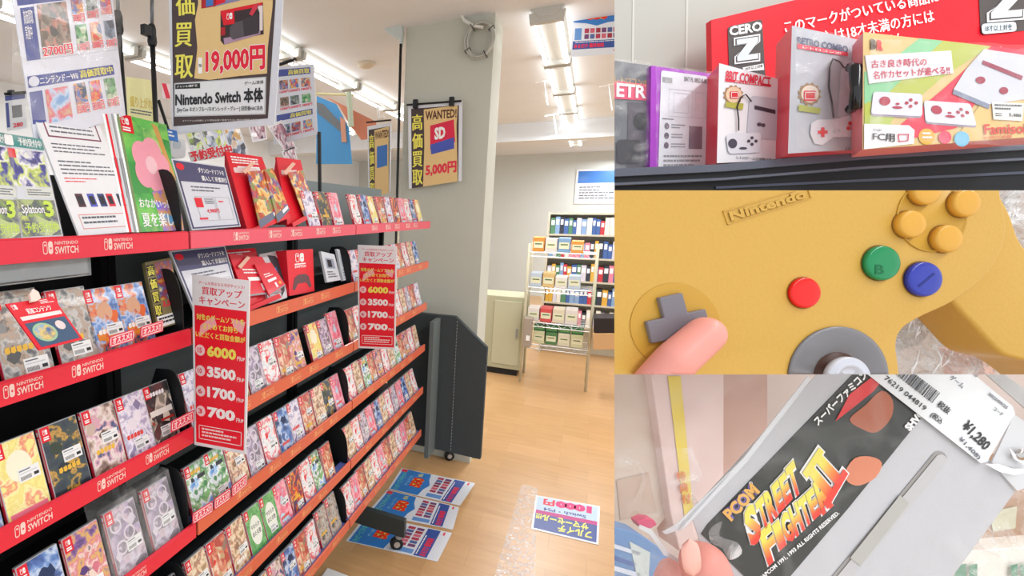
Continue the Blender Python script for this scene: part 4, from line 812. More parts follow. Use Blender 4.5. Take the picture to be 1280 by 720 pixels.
# far bookcase with book spines and wall posters (the zone behind the picture lettering is plain shop)
def bookcase(x0, x1, y, zs, lab, gl_, seed):
    t = thing('bookcase', lab, 'bookcase', ((x0+x1)/2, y, 0)); wd = mat('#cfc8b4', .6)
    for x in (x0, x1-.03): mb = MB(); mb.box(x, y, 0, x+.03, y+.3, zs[-1]+.3, wd); part('side_panel', mb, t)
    for z in zs+[zs[-1]+.3]: mb = MB(); mb.box(x0, y+.005, z-.025, x1, y+.3, z, wd); part('shelf', mb, t)
    mb = MB(); mb.box(x0, y+.3, 0, x1, y+.31, zs[-1]+.3, wd); part('back', mb, t)
    rg = random.Random(seed)
    cols = ['#c9424c', '#e8e4da', '#4a6aa8', '#e0b04c', '#d9d4e0', '#5a8a6a', '#e88aa0', '#3a3f4c', '#f0ece0', '#8aa8d0']
    cn = dict(zip(cols, ['red', 'ivory', 'blue', 'ochre', 'lilac grey', 'green', 'pink', 'charcoal', 'cream', 'light blue']))
    for r, z in enumerate(zs):
        x = x0+.04; i = 0
        while x < x1-.09:
            w = rg.uniform(.045, .07); h = rg.uniform(.19, .25); c = rg.choice(cols)
            mb = MB(); mb.box(x, y+.02, z, x+w-.003, y+.2, z+h, mat(c, .45)); mb.box(x+.008, y+.018, z+h*.55, x+w-.012, y+.02, z+h*.85, WHITE)
            single('book', mb, f'{cn[c]} book, {nthn[i]} from left, {nthn[r]} shelf up, {gl_}', 'book', 'books in the '+gl_)
            x += w; i += 1
bookcase(-2.6, -1.3, 7.6, [.45, .78, 1.11, 1.44, 1.77], 'tall cream bookcase behind the pillar', 'bookcase behind the pillar', 3)
bookcase(-.55, .75, 8.2, [.45, .78, 1.11, 1.44, 1.77], 'tall cream bookcase facing the aisle behind the wire rack', 'bookcase behind the wire rack', 4)
# freestanding far rack right of the aisle, seen end on beyond
t = thing('wall_poster', 'pale price poster on the far wall over the bookcase', 'poster', (.1, 13.99, 2.4)); Q = QD((-.4, 13.98, 3.1), (.5, 13.98, 3.1), (.5, 13.98, 2.3), (-.4, 13.98, 2.3)); mb = MB(); mb.rect(Q, 0, 0, 1, 1, PAPER, 0, .005); part('sheet', mb, t); mb = MB(); mb.rect(Q, .05, .05, .95, .4, BLUE, .002); mb.lines(Q, .1, .5, .9, .9, 5, TXT, .002); part('print', mb, t)
# flyers and small cards: cross stands on ceiling wires
for i, q in enumerate(((680, 100), (761, 105), (692, 142))):
    S = PY(6.0); mb = MB(); c = S.at(*q); mb.tube([c, c+np.array([.05, 0, -.25])], .006, WHITE, 5); mb.tube([c+np.array([-.08, 0, -.02]), c+np.array([.1, 0, 0])], .006, WHITE, 5); single('hanging_hook', mb, ['white ceiling hook left of the lamp row', 'white ceiling hook near the right edge below the sale sign', 'lower white hook below the lamp row'][i], 'hook')
# ------------------------------------------------------------------ UPPER RIGHT: CONSOLE BOXES ON A BLACK SHELF
C = TOPC
D = PD(.98)
mb = MB(); mb.poly(D, [(740, -60), (1330, -60), (1330, 300), (740, 300)], mat('#c4c6be', .85, bscale=3), 0, .02)
for x in (791, 858): mb.poly(PD(.979), [(x, -20), (x+2.5, -20), (x-1, 250), (x-3.5, 250)], mat('#d8dad2', .8), 0, .002)
struct('wall_display', mb, clip=C)
# shelf
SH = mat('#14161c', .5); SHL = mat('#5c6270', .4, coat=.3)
t = thing('black_shelf', 'black metal shelf edge under the boxed consoles', 'shelf', CP(1000, 215, .66))
S = PD(.66)
def band(pts, m, d, th, nm): mb = MB(); mb.poly(PD(d), pts, m, 0, th); part(nm, mb, t, clip=C)
# the board the boxes stand on, seen as sloping bands
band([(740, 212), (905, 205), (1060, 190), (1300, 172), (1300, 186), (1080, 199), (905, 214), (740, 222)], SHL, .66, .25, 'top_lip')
band([(740, 222), (905, 214), (1080, 199), (1300, 186), (1300, 196), (1080, 208), (905, 222), (740, 230)], SH, .665, .2, 'edge')
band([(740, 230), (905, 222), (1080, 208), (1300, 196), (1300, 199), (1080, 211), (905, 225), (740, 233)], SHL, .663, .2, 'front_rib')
band([(740, 233), (905, 225), (1080, 211), (1300, 199), (1300, 270), (740, 270)], mat('#0c0e14', .55), .67, .2, 'lower_face')
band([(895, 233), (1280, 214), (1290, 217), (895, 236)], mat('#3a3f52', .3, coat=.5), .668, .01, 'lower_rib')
# red age board
S = PD(.90); SIGN = mat('#ef2233', .35, coat=.4)
t = thing('age_sign', 'large red age rating board behind the console boxes', 'sign', CP(1050, 180, .9))
mb = MB(); mb.poly(S, [(889, 25), (1010, -4), (1060, -20), (1300, -40), (1300, 60), (1150, 70), (1150, 215), (892, 215)], SIGN, 0, .012); part('board', mb, t, clip=C)
GB = mat('#55504f', .5); mb = MB(); mb.rrect(QP(S, (909, 34), (952, 24), (957, 110), (912, 118)), 0, 0, 1, 1, .08, .05, GB, .001); part('badge', mb, t, clip=C)
def zmark(mb, S, q):
    Q = QP(S, *q)
    for x, m, l in ((.0, WHITE, .002), (.1, GB, .0024), (.17, mat('#dfe9ee', .4), .0028)):
        k = x*.55; P = [(k, k), (1-k, k), (1-k, .28-k*.1), (.36+x*.9, .70+k*.2), (1-k, .70+k*.2), (1-k, 1-k), (k, 1-k), (k, .72+k*.1), (.64-x*.9, .30-k*.2), (k, .30-k*.2)]
        mb.poly(Q, P, m, l)
mb = MB(); mb.text(S, 'CERO', (910, 34), (951, 27), (911, 46), WHITE, .002, .04); zmark(mb, S, ((916, 48), (949, 43), (949, 77), (917, 81)))
mb.poly(S, [(927, 85), (953, 80), (954, 88), (929, 90)], WHITE, .002); mb.text(S, '18才以上対象', (930, 85), (952, 81), (930, 89), INK, .003, .01); part('badge_lettering', mb, t, clip=C)
mb = MB(); mb.text(S, 'このマークがついている商品は', (978, 27), (1172, -14), (981, 43), WHITE, .002, .03); mb.text(S, '購入は18才未満の方には', (1012, 42), (1164, 12), (1015, 58), WHITE, .002, .022)
mb.text(S, '販売できません', (1050, 58), (1126, 40), (1052, 72), WHITE, .002, .04); part('lettering', mb, t, clip=C)
mb = MB(); mb.rrect(QP(S, (1223, 0), (1283, -8), (1285, 38), (1225, 44)), 0, -.4, 1, 1, .08, .08, GB, .001); zmark(mb, S, ((1231, -14), (1281, -18), (1279, 25), (1232, 29)))
mb.rrect(QP(S, (1224, 31), (1267, 28), (1268, 40), (1225, 44)), 0, 0, 1, 1, .1, .3, mat('#e9f0f4', .4), .003); mb.text(S, '18才以上対象', (1228, 33), (1262, 31), (1228, 41), mat('#5a6a78', .5), .0035, .01); part('second_badge', mb, t, clip=C)
mb = MB(); mb.poly(S, [(1160, 60), (1300, 50), (1300, 70), (1180, 72)], BLACK, -.02, .03); single('dark_gap_box', mb, 'black box in the gap beneath the red board at right', 'box', clip=C)
wrapm = film('shrink_wrap', .88, 20, .8)
def boxed(name, lab, depth, front, th, fm, sm, shear=0, group='shrink wrapped console boxes'):
    t = thing(name, lab, 'box', CP((front[3][0]+front[2][0])/2, front[3][1], depth), group); S = PD(depth); P = [S.at(*q) for q in front]
    mb = MB(); mb.prism(P, -S.n*th+R@np.array([shear, 0, 0])*depth/F, fm, sm); part('carton', mb, t, clip=C); return t, S
def wrap(t, S, x0, y0, x1, y1, slope=0, seed=0):
    mb = MB()
    Q = QP(S, (x0, y0), (x1, y0+slope), (x1, y1+slope), (x0, y1)); mb.sheet(Q, 0, 0, 1, 1, 30, 20, .003, wrapm, 7, .0065, seed); part('shrink_wrap', mb, t, clip=C, smooth=True)
# dark boxed console, far left
t, S = boxed('console_box', 'grey wrapped console box with pink band, leftmost on the black shelf', .74, [(700, 66), (812, 82), (808, 226), (700, 232)], .06, mat('#6f737a', .35), mat('#8a8d92', .35))
mb = MB(); Q = QP(S, (740, 98), (811, 106), (810, 126), (740, 122)); mb.rect(Q, 0, 0, 1, 1, mat('#f0527a', .4), .001); mb.tx(Q, 'ETR', .42, .12, .95, .9, WHITE, .002, .03); mb.text(S, 'レトロコンボ', (768, 95), (810, 100), (768, 104), mat('#d9b06a', .4), .001, .02); part('band_lettering', mb, t, clip=C)
mb = MB(); mb.poly(S, [(785, 128), (808, 129), (806, 218), (783, 220)], mat('#5a5560', .4), .001); mb.disc(S, 800, 152, 9, 11, mat('#2a2a30', .3), .002); mb.rrect(S, 770, 175, 800, 205, 5, 5, mat('#3a3a42', .3), .002); part('picture', mb, t, clip=C)
wrap(t, S, 740, 74, 812, 225, 6, 1)
# purple box back side
t, S = boxed('console_box', 'purple edged box with white specification panel, second on the black shelf', .73, [(814, 82), (889, 92), (886, 222), (812, 227)], .04, mat('#b24ccc', .35), mat('#9a3cb4', .35))
W2 = mat('#e9ecf4', .4); Q = QP(S, (826, 88), (884, 96), (882, 222), (822, 224)); mb = MB(); mb.rrect(Q, 0, 0, 1, 1, .05, .03, W2, .0008); part('panel', mb, t, clip=C)
mb = MB(); mb.rect(Q, .03, .06, .24, .11, GREY, .0012); mb.tx(Q, 'BAT FL 0852-8-05', .5, .03, .98, .075, INK, .0012, .01); mb.frame(Q, .18, .16, .68, .42, .006, .005, LGREY, .0012); mb.frame(Q, .28, .19, .6, .38, .006, .005, LGREY, .0012); mb.frame(Q, .74, .17, .98, .42, .006, .005, LGREY, .0012)
for v in (.48, .57, .66): mb.disc(Q, .15, v+.03, .05, .03, mat('#6a5c70', .5), .0012); mb.lines(Q, .25, v+.01, .55, v+.06, 2, GREY, .0012)
mb.rect(Q, .62, .5, .9, .72, mat('#8a7a8a', .5), .0012); mb.lines(Q, .05, .44, .35, .46, 1, TXT, .0012); mb.lines(Q, .1, .78, .9, .95, 4, GREY, .0012); part('specification_print', mb, t, clip=C)
wrap(t, S, 816, 84, 889, 226, 8, 2)
# 8 bit compact
t, S = boxed('console_box', 'white 8 bit compact console box with red side and red title', .68, [(899, 79), (978, 100), (975, 200), (896, 204)], .055, mat('#f0eef2', .35, coat=.3), mat('#e8384a', .35), 24)
Rm = mat('#e33a4e', .4); mb = MB(); mb.text(S, '8BIT COMPACT', (907, 88), (963, 97), (906, 100), Rm, .001, .022); mb.poly(S, [(906, 99), (963, 106), (963, 109), (906, 102)], Rm, .001); mb.text(S, '8ビットコンパクト', (918, 101), (950, 105), (918, 103.5), WHITE, .0015, .02); mb.text(S, 'レトロゲーム互換機で遊べるよ', (920, 195), (975, 199), (920, 199), TXT, .001, .02); part('title_lettering', mb, t, clip=C)
def star(mb, S, cx, cy, r, m, lift):
    pts = []
    for k in range(24): a = math.pi*2*k/24; q = r*(1 if k % 2 else .82); pts.append((cx+q*math.cos(a), cy+q*math.sin(a)))
    mb.poly(S, pts, m, lift)
mb = MB(); star(mb, S, 916, 119, 13, mat('#b08660', .5), .001); mb.disc(S, 916, 119, 10, 10, mat('#e8c8a8', .5), .0015); mb.rrect(S, 911, 115, 922, 124, 1.5, 1.5, mat('#e0363c', .4), .002); mb.frame(S, 912, 116, 921, 123, .7, .7, WHITE, .0025); mb.poly(S, [(906, 128), (928, 130), (927, 138), (905, 134)], mat('#b4b04a', .5), .002); part('seal', mb, t, clip=C)
CG = mat('#cdced8', .4); mb = MB(); mb.poly(S, [(940, 120), (975, 124), (975, 176), (938, 172), (933, 165), (936, 124)], CG, .001); mb.poly(S, [(942, 132), (968, 138), (968, 143), (942, 137)], mat('#4a4450', .4), .0015); mb.disc(S, 948, 156, 3, 2.5, mat('#5a5560', .4), .0015); mb.disc(S, 953, 157, 2.5, 2.5, mat('#5a5560', .4), .0015)
mb.rrect(QP(S, (906, 168), (950, 166), (949, 191), (909, 193)), 0, 0, 1, 1, .12, .2, mat('#e0e0e8', .4), .002); mb.disc(S, 914, 180, 5.5, 6, mat('#4d4a5a', .4), .0025)
for x, y in ((938, 173), (943, 177), (938, 181), (934, 177)): mb.disc(S, x, y, 2, 2, mat('#4d4a5a', .4), .0025)
mb.disc(S, 927, 186, 5, 1.6, mat('#4d4a5a', .4), .0025); pth = [S.at(x, y, .003) for x, y in ((921, 164), (921, 150), (919, 135), (924, 122), (930, 119), (937, 128))]; mb.tube(pth, .0008, INK, 6); part('picture', mb, t, clip=C)
# retro combo
t, S = boxed('console_box', 'tall grey retro combo console box with pink red side in the middle', .64, [(990, 32), (1084, 52), (1082, 186), (985, 192)], .05, mat('#c3c5cd', .35, coat=.3), mat('#ea4a58', .35), 26)
mb = MB(); mb.text(S, 'RETRO COMBO', (996, 46), (1059, 58), (996, 55), mat('#5c6484', .4), .001, .03); mb.poly(S, [(996, 55), (1059, 66), (1059, 71), (996, 61)], mat('#f04a60', .4), .001); mb.text(S, 'レトロコンボ', (1002, 58), (1050, 66), (1002, 61), WHITE, .0015, .03); mb.text(S, 'よみがえる名機', (1055, 184), (1082, 182), (1055, 189), TXT, .001, .02); part('title_lettering', mb, t, clip=C)
mb = MB(); star(mb, S, 1011, 118, 15, mat('#a8825a', .5), .001); mb.disc(S, 1011, 118, 11, 11, mat('#ecd8c8', .5), .0015); mb.rrect(S, 1003, 114, 1018, 127, 1.5, 1.5, mat('#e0464c', .4), .002); mb.frame(S, 1004, 116, 1017, 125, .7, .7, WHITE, .0025); mb.poly(S, [(997, 131), (1024, 136), (1023, 143), (996, 139)], mat('#b0b45a', .5), .002); part('seal', mb, t, clip=C)
mb = MB(); mb.poly(S, [(1055, 76), (1070, 78), (1070, 140), (1052, 148), (1046, 146), (1050, 90)], mat('#d3d4dc', .4), .001); mb.disc(S, 1064, 105, 8, 11, mat('#e4e4ea', .4), .0015); mb.rrect(S, 1060, 103, 1065, 110, 1, 1, mat('#f0484c', .4), .002)
GP = mat('#e9e4ea', .35, coat=.4); pad = [(1012, 155), (1020, 150), (1040, 150), (1062, 144), (1078, 146), (1082, 156), (1078, 170), (1060, 172), (1040, 172), (1026, 182), (1016, 180), (1011, 168)]; mb.poly(S, pad, GP, .002)
RB = mat('#f0484c', .4)
mb.rect(S, 1020, 164, 1032, 168, RB, .0026); mb.rect(S, 1024, 160, 1028, 172, RB, .0027)
for x, y in ((1060, 155), (1066, 152), (1064, 162), (1058, 161)): mb.disc(S, x, y, 2.7, 2.7, RB, .0026)
mb.disc(S, 1040, 165, 1.6, 1.6, LGREY, .0026); mb.disc(S, 1046, 164, 1.6, 1.6, LGREY, .0026); mb.tube([S.at(x, y, .003) for x, y in ((1039, 148), (1037, 130), (1033, 110), (1034, 85), (1038, 75), (1046, 78), (1052, 86))], .0009, INK, 6); part('picture', mb, t, clip=C)
wrap(t, S, 988, 40, 1080, 188, 8, 3)
# wide box
t, S = boxed('console_box', 'wide beige red and green two gamepad console box at right with price sticker', .60, [(1079, 40), (1310, 66), (1310, 170), (1078, 187)], .035, mat('#e0c58c', .35, coat=.3), mat('#f08a90', .4), 26)
mb = MB(); mb.poly(S, [(1149, 48), (1178, 51), (1130, 100), (1108, 118), (1080, 130), (1080, 90), (1110, 78)], mat('#93d0a0', .4), .0004); mb.poly(S, [(1178, 51), (1238, 58), (1180, 95), (1115, 150), (1080, 160), (1080, 130), (1108, 118)], mat('#bcc55e', .4), .0005); mb.poly(S, [(1238, 58), (1310, 66), (1310, 110), (1230, 115), (1195, 160), (1120, 178), (1105, 183), (1120, 160), (1180, 110)], mat('#f0405a', .4), .0006)
mb.poly(S, [(1080, 145), (1120, 140), (1110, 160), (1080, 163)], mat('#b9c86c', .4), .0006); mb.poly(S, [(1225, 130), (1310, 115), (1310, 170), (1190, 178)], mat('#e6c584', .4), .0008); part('colour_bands', mb, t, clip=C)
mb = MB(); mb.text(S, 'B', (1087, 49), (1094, 49.5), (1087, 62), mat('#5a4a3c', .4), .001, .08); mb.text(S, 'R', (1095, 50), (1103, 51), (1095, 63), mat('#e04848', .4), .001, .08); part('maker_mark', mb, t, clip=C)
mb = MB(); mb.poly(S, [(1080, 70), (1187, 64), (1190, 92), (1087, 105), (1085, 106)], mat('#e9e4ea', .35), .0015, .001); part('slogan_panel', mb, t, clip=C)
mb = MB(); RT = mat('#cf2f50', .4); mb.text(S, '古き良き時代の', (1087, 76), (1156, 73), (1087, 86), RT, .002, .02); mb.text(S, '名作カセットが遊べる!!', (1089, 90), (1184, 83), (1090, 100), RT, .002, .02); part('slogan_lettering', mb, t, clip=C)
def padpic(c, dx):
    mb = MB(); Q = QP(S, *c); mb.rrect(Q, 0, .04, 1, 1.08, .06, .14, mat('#a89cae', .5), .001); mb.rrect(Q, 0, 0, 1, 1, .06, .14, mat('#e2e0ec', .35, coat=.4), .0015); DR = mat('#b2344c', .4)
    mb.disc(Q, .24, .4, .11, .2, DR, .002)
    for u, v in ((.76, .3), (.87, .42), (.76, .58), (.68, .44)): mb.disc(Q, u, v, .035, .075, DR, .002)
    mb.disc(Q, .5, .66, .1, .06, DR, .002); mb.disc(Q, .5, .5, .04, .05, DR, .002); part('gamepad_picture', mb, t, clip=C)
padpic(((1090, 115), (1151, 118), (1151, 146), (1087, 143)), 0); padpic(((1153, 126), (1211, 130), (1219, 158), (1155, 153)), 0)
mb = MB(); mb.poly(S, [(1228, 62), (1295, 72), (1310, 80), (1310, 120), (1235, 131), (1190, 112), (1205, 88)], mat('#d5d8e4', .35, coat=.4), .0015); mb.poly(S, [(1190, 112), (1235, 131), (1234, 137), (1189, 118)], mat('#8a92a8', .4), .0015); mb.poly(S, [(1226, 76), (1276, 96), (1274, 101), (1225, 81)], mat('#a0485c', .4), .002); mb.disc(S, 1223, 101, 6, 4.5, mat('#a84458', .4), .002); mb.disc(S, 1252, 114, 5.5, 4.5, mat('#a84458', .4), .002); part('console_picture', mb, t, clip=C)
mb = MB(); mb.poly(S, [(1237, 128), (1277, 130), (1275, 152), (1239, 150)], mat('#e6e8e4', .5), .002); mb.lines(QP(S, (1240, 131), (1274, 132), (1272, 150), (1241, 148)), 0, 0, 1, .5, 2, TXT, .0024); mb.text(S, '5,480', (1258, 142), (1273, 143), (1258, 147), INK, .0024, .02); mb.lines(QP(S, (1241, 142), (1255, 143), (1255, 148), (1241, 147)), 0, 0, 1, 1, 2, INK, .0024); part('price_sticker', mb, t, clip=C)
mb = MB(); mb.poly(S, [(1079, 155), (1135, 157), (1142, 163), (1141, 180), (1079, 187)], mat('#f0eef2', .4), .001); mb.text(S, 'FC用', (1089, 166), (1116, 168), (1089, 176), INK, .002, .03); mb.frame(QP(S, (1120, 168), (1134, 168), (1133, 177), (1121, 178)), 0, 0, 1, 1, .1, .12, RT, .002); mb.text(S, '対応機種', (1089, 161), (1101, 162), (1089, 164), TXT, .002, .01); part('system_panel', mb, t, clip=C)
mb = MB(); mb.text(S, 'Famisole', (1227, 156), (1289, 154), (1228, 169), mat('#d8504c', .4), .002, .022); mb.text(S, 'FC用互換機', (1227, 171), (1262, 169), (1227, 175), mat('#d8705c', .4), .002, .03); mb.disc(S, 1157, 171, 10, 10, mat('#e8b44c', .4), .001); mb.disc(S, 1201, 174, 9.5, 9.5, mat('#7ac0e0', .4), .001); mb.lines(S, 1151, 166, 1164, 176, 2, WHITE, .0015); mb.disc(S, 1180, 172, 8, 8, mat('#f04a6c', .4), .001); part('foot_lettering', mb, t, clip=C)
wrap(t, S, 1080, 52, 1300, 178, 8, 4)
mb = MB(); mb.tube([CP(1064, 84, .615), CP(1069, 84, .606), CP(1071, 110, .606), CP(1069, 135, .606), CP(1064, 136, .615)], .006, mat('#191a1e', .2, coat=.8), 8); single('black_cable', mb, 'glossy black cable loop showing between the tall grey and the wide box', 'cable', clip=C, smooth=True)
# ------------------------------------------------------------------ MIDDLE RIGHT: YELLOW GAMEPAD HELD UP CLOSE
C = MIDC
def smooth_outline(pts, k=5):
    out = []; n = len(pts)
    for i in range(n):
        p0, p1, p2, p3 = [np.array(pts[(i+j-1) % n], float) for j in range(4)]
        for q in range(k):
            t = q/k; out.append(tuple(.5*((2*p1)+(-p0+p2)*t+(2*p0-5*p1+4*p2-p3)*t*t+(-p0+3*p1-3*p2+p3)*t**3)))
    return out
mb = MB(); mb.poly(PD(.42), [(740, 200), (1320, 200), (1320, 500), (740, 500)], mat('#a99384', .6, bscale=8), 0, .01); single('counter_top', mb, 'brownish counter surface behind the yellow gamepad', 'counter', clip=C)
GOLD = mat('#cfa44c', .45, coat=.05, bump=.05, bscale=900)
t = thing('gamepad', 'yellow gamepad with red, green and blue buttons held up in a hand', 'gamepad', CP(1040, 468, .17))
S = PD(.17)
px = .17/F
g = smooth_outline([(1180, 180), (1232, 215), (1262, 262), (1290, 315), (1380, 330), (1430, 420), (1400, 520), (1300, 458), (1276, 450), (1252, 441), (1222, 410), (1192, 378), (1150, 330)], 5)
mb = MB(); mb.poly(PD(.1735), g, GOLD, 0, .016); part('right_grip', mb, t, clip=C, smooth=True, bevel=.0028, bseg=4)
b = [(560, 150), (1200, 150)]+smooth_outline([(1236, 215), (1252, 250), (1258, 285), (1250, 318), (1228, 350), (1190, 378), (1150, 397), (1128, 412), (1121, 432), (1125, 468), (1130, 560)], 5)[:-8]+[(1130, 560), (560, 560)]
mb = MB(); mb.poly(S, b, GOLD, 0, .009); part('shell', mb, t, clip=C, smooth=True, bevel=.0016, bseg=4)
# raised lettering plate, top left
NQ = QP(S, (906, 258), (1010, 227), (1016, 244), (910, 285)); mb = MB()
NQ2 = QP(S, (903, 264), (1009, 233), (1014, 248), (909, 281))
for (u0, v0, u1, v1) in ((0, 0, 1, .06), (0, .94, 1, 1), (0, 0, .012, 1), (.988, 0, 1, 1)): mb.rect(NQ2, u0, v0, u1, v1, GOLD, .00035, .0004)
mb.tx(NQ2, 'Nintendo', .05, .16, .95, .84, GOLD, .00045, .035); v_ = len(mb.v)
part('raised_name', mb, t, clip=C)
mb = MB(); mb.tx(NQ2, 'Nintendo', .056, .2, .956, .88, mat('#b98c34', .5), .00012, .045); part('name_shadow', mb, t, clip=C)  # darker offset copy paints the shadow of the raised letters
def button(nm, x, y, r, m, h=.0015, ring=True, lab=None):
    c = S.at(x, y); R_ = r*px
    if ring:
        mb = MB(); mb.lathe(c, S.n, [(R_*1.06, -.0001), (R_*1.06, .00008), (R_*1.0, .0001)], mat('#8a6426', .6)); part('button_gap', mb, t, clip=C)
    mb = MB(); mb.lathe(c, S.n, [(R_, 0), (R_, h*.7), (R_*.96, h*.9), (R_*.86, h), (R_*.5, h*1.04), (R_*.02, h*1.06)], m, 36); return part(nm, mb, t, lab, clip=C, smooth=True)
mb = MB(); c = S.at(1164, 271); mb.lathe(c, S.n, [(44*px, 0), (44*px, .0004), (42.5*px, .00045), (41.5*px, .0001), (41*px, .00002)], mat('#c99c3c', .45), 40); part('button_dish', mb, t, clip=C, smooth=True)
CB = mat('#dda640', .4, coat=.2)
for x, y in ((1150, 240), (1199, 255), (1132, 281), (1177, 299)): button('camera_button', x, y, 17, CB, .0024)
button('red_button', 1003, 366, 19, mat('#e8140e', .3, coat=.5), .0014, lab='round red button')
b_ = button('green_button', 1098, 329, 21.5, mat('#0f8a52', .3, coat=.5), .0018, lab='round green button'); mb = MB(); mb.text(S, 'B', (1086, 331), (1097, 331), (1086, 343), mat('#0a6a3e', .4), .00198, .02)
o = part('button_letter', mb, b_, clip=C)
b_ = button('blue_button', 1150, 349, 21.5, mat('#2c3aa8', .3, coat=.5), .0018, lab='round blue button'); mb = MB(); mb.poly(S, [(1139, 357), (1158, 341), (1160, 343), (1141, 359)], mat('#202c80', .4), .00198); part('button_letter', mb, b_, clip=C)
# stick and dish
c = S.at(1046, 470); DG = mat('#7d7c80', .4, coat=.3); mb = MB(); mb.lathe(c, S.n, [(62*px, 0), (62*px, .0007), (58*px, .0009), (54*px, .0006), (30*px, .0002), (29*px, 0)], DG, 48); mb.lathe(c, S.n, [(30*px, 0), (30*px, .0003), (.0001, .0003)], mat('#4a2c22', .5), 30); part('stick_dish', mb, t, clip=C, smooth=True)
c = S.at(1036, 470); mb = MB(); mb.lathe(c, S.n, [(9*px, 0), (9*px, .004), (27*px, .005), (27*px, .0062), (25*px, .0068), (21*px, .0066), (20*px, .0069), (16*px, .0069), (15*px, .0064), (8*px, .0064), (.5*px, .0062)], mat('#c9ccd6', .35, coat=.4), 40); part('control_stick', mb, t, clip=C, smooth=True)
# direction pad
mb = MB(); Q = QP(S, (800, 388), (872, 372), (888, 428), (814, 442)); mb.poly(Q, [(0, .25), (.3, .25), (.3, -.2), (.7, -.2), (.7, .25), (1, .25), (1, .75), (.7, .75), (.7, 1.2), (.3, 1.2), (.3, .75), (0, .75)], mat('#7c777e', .4, coat=.3), .0022, .002); part('direction_pad', mb, t, clip=C, bevel=.0004)
mb = MB(); mb.disc(Q, .5, .5, .75, .95, mat('#c99b3c', .4), .0003, .0002, 36); part('pad_dish', mb, t, clip=C)
mb = MB(); S2 = PD(.1699); mb.tube([S.at(853, 376), S.at(862, 374), S.at(880, 370)], .0002, mat('#b08430', .5), 6); part('moulding_line', mb, t, clip=C)

# hands: fingers and palm grown together with a voxel remesh
SKIN = mat('#ee9f93', .5, coat=.1, bscale=90); NAIL = mat('#f7b9aa', .25, coat=.6)
def hand(name, lab, chains, blobs, vox, clip, nails=(), base=None):
    mb = MB()
    for path, rad in chains:
        P = []; R_ = []
        for i in range(len(path)-1):
            for k in range(6):
                f_ = k/6; P.append(path[i]*(1-f_)+path[i+1]*f_); R_.append(rad[i]*(1-f_)+rad[i+1]*f_)
        P.append(path[-1]); R_.append(rad[-1])
        d = _n(path[-1]-path[-2]); r = rad[-1]
        for a in (.35, .65, .86, .97): P.append(path[-1]+d*r*a); R_.append(r*math.sqrt(1-a*a))
        mb.tube(P, R_, SKIN, 16)
    for c, r3, ax in blobs:
        prof = [(math.sin(a)*r3[0], -math.cos(a)*r3[1]) for a in np.linspace(.15, math.pi-.15, 10)]; mb.lathe(c, ax, prof, SKIN, 18)
    me = bpy.data.meshes.new(name); me.from_pydata(mb.v, [], mb.f); me.materials.append(SKIN)
    o = bpy.data.objects.new(name, me); COL.objects.link(o)
    rm = o.modifiers.new('r', 'REMESH'); rm.mode = 'VOXEL'; rm.voxel_size = vox
    sm = o.modifiers.new('s', 'SMOOTH'); sm.iterations = 6; sm.factor = .5
    me2 = bpy.data.meshes.new_from_object(o.evaluated_get(bpy.context.evaluated_depsgraph_get())); bpy.data.objects.remove(o)
    clipmesh(me2, clip)
    if not me2.materials: me2.materials.append(SKIN)
    me2.polygons.foreach_set('use_smooth', [True]*len(me2.polygons))
    t = thing(name, lab, 'person', base); me2.transform(Matrix.Translation(-Vector(base))); o = bpy.data.objects.new('hand', me2); COL.objects.link(o); o.parent = t; W[o] = W[t]
    for n_ in nails: part('nail', n_, t, clip=clip, smooth=True)
    return t
P = lambda x, y, d: CP(x, y, d)
pm_ = .16/F
hand('person', 'person\'s thumb pressing the yellow gamepad beside the direction pad, rest of the hand behind', [([P(770, 560, .175), P(800, 505, .168), P(845, 450, .162), P(882, 418, .163)], [.0085, .0072, .0062, .0058]), ([P(740, 580, .195), P(800, 570, .2), P(900, 560, .205), P(960, 545, .2)], [.006]*4), ([P(740, 620, .195), P(800, 610, .2), P(900, 600, .205), P(960, 585, .2)], [.006]*4)],
     [(P(750, 560, .185), (.012, .018), (0, 0, 1))], .0011, C, (), P(800, 468, .17))
# clear bag crumpled behind the gamepad
bagf = film('crumpled_bag', .5, 55, 1.0, '#e9edf0', .12)
def crumple(S, x0, y0, x1, y1, nu, nv, amp, m, sc, seed):
    mb = MB(); mb.sheet(S, x0, y0, x1, y1, nu, nv, amp, m, sc, 0, seed); return mb
t = thing('plastic_bag', 'crumpled clear plastic bag behind the right grip of the yellow gamepad', 'bag', P(1190, 468, .2))
mb = crumple(PD(.2), 1080, 340, 1330, 520, 60, 44, .006, bagf, .045, 3); part('bag_front', mb, t, clip=C)
mb = crumple(PD(.215), 1080, 220, 1330, 500, 50, 50, .006, bagf, .03, 8); part('bag_back', mb, t, clip=C)
mb = MB(); rng = random.Random(11)
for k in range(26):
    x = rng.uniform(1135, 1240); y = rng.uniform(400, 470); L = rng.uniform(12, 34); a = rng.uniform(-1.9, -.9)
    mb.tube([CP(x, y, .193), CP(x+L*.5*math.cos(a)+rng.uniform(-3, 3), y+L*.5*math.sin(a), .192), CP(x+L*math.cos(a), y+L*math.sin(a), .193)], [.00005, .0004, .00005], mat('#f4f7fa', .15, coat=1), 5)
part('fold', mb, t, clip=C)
mb = MB(); mb.poly(PD(.3), [(1225, 440), (1300, 430), (1300, 500), (1240, 500)], mat('#e8a88c', .6), 0, .02); mb.poly(PD(.31), [(1120, 380), (1190, 380), (1150, 430), (1118, 440)], mat('#7c6a5c', .6), 0, .01); single('wrapped_goods', mb, 'pinkish and brown goods showing through the crumpled clear bag', 'goods', clip=C)

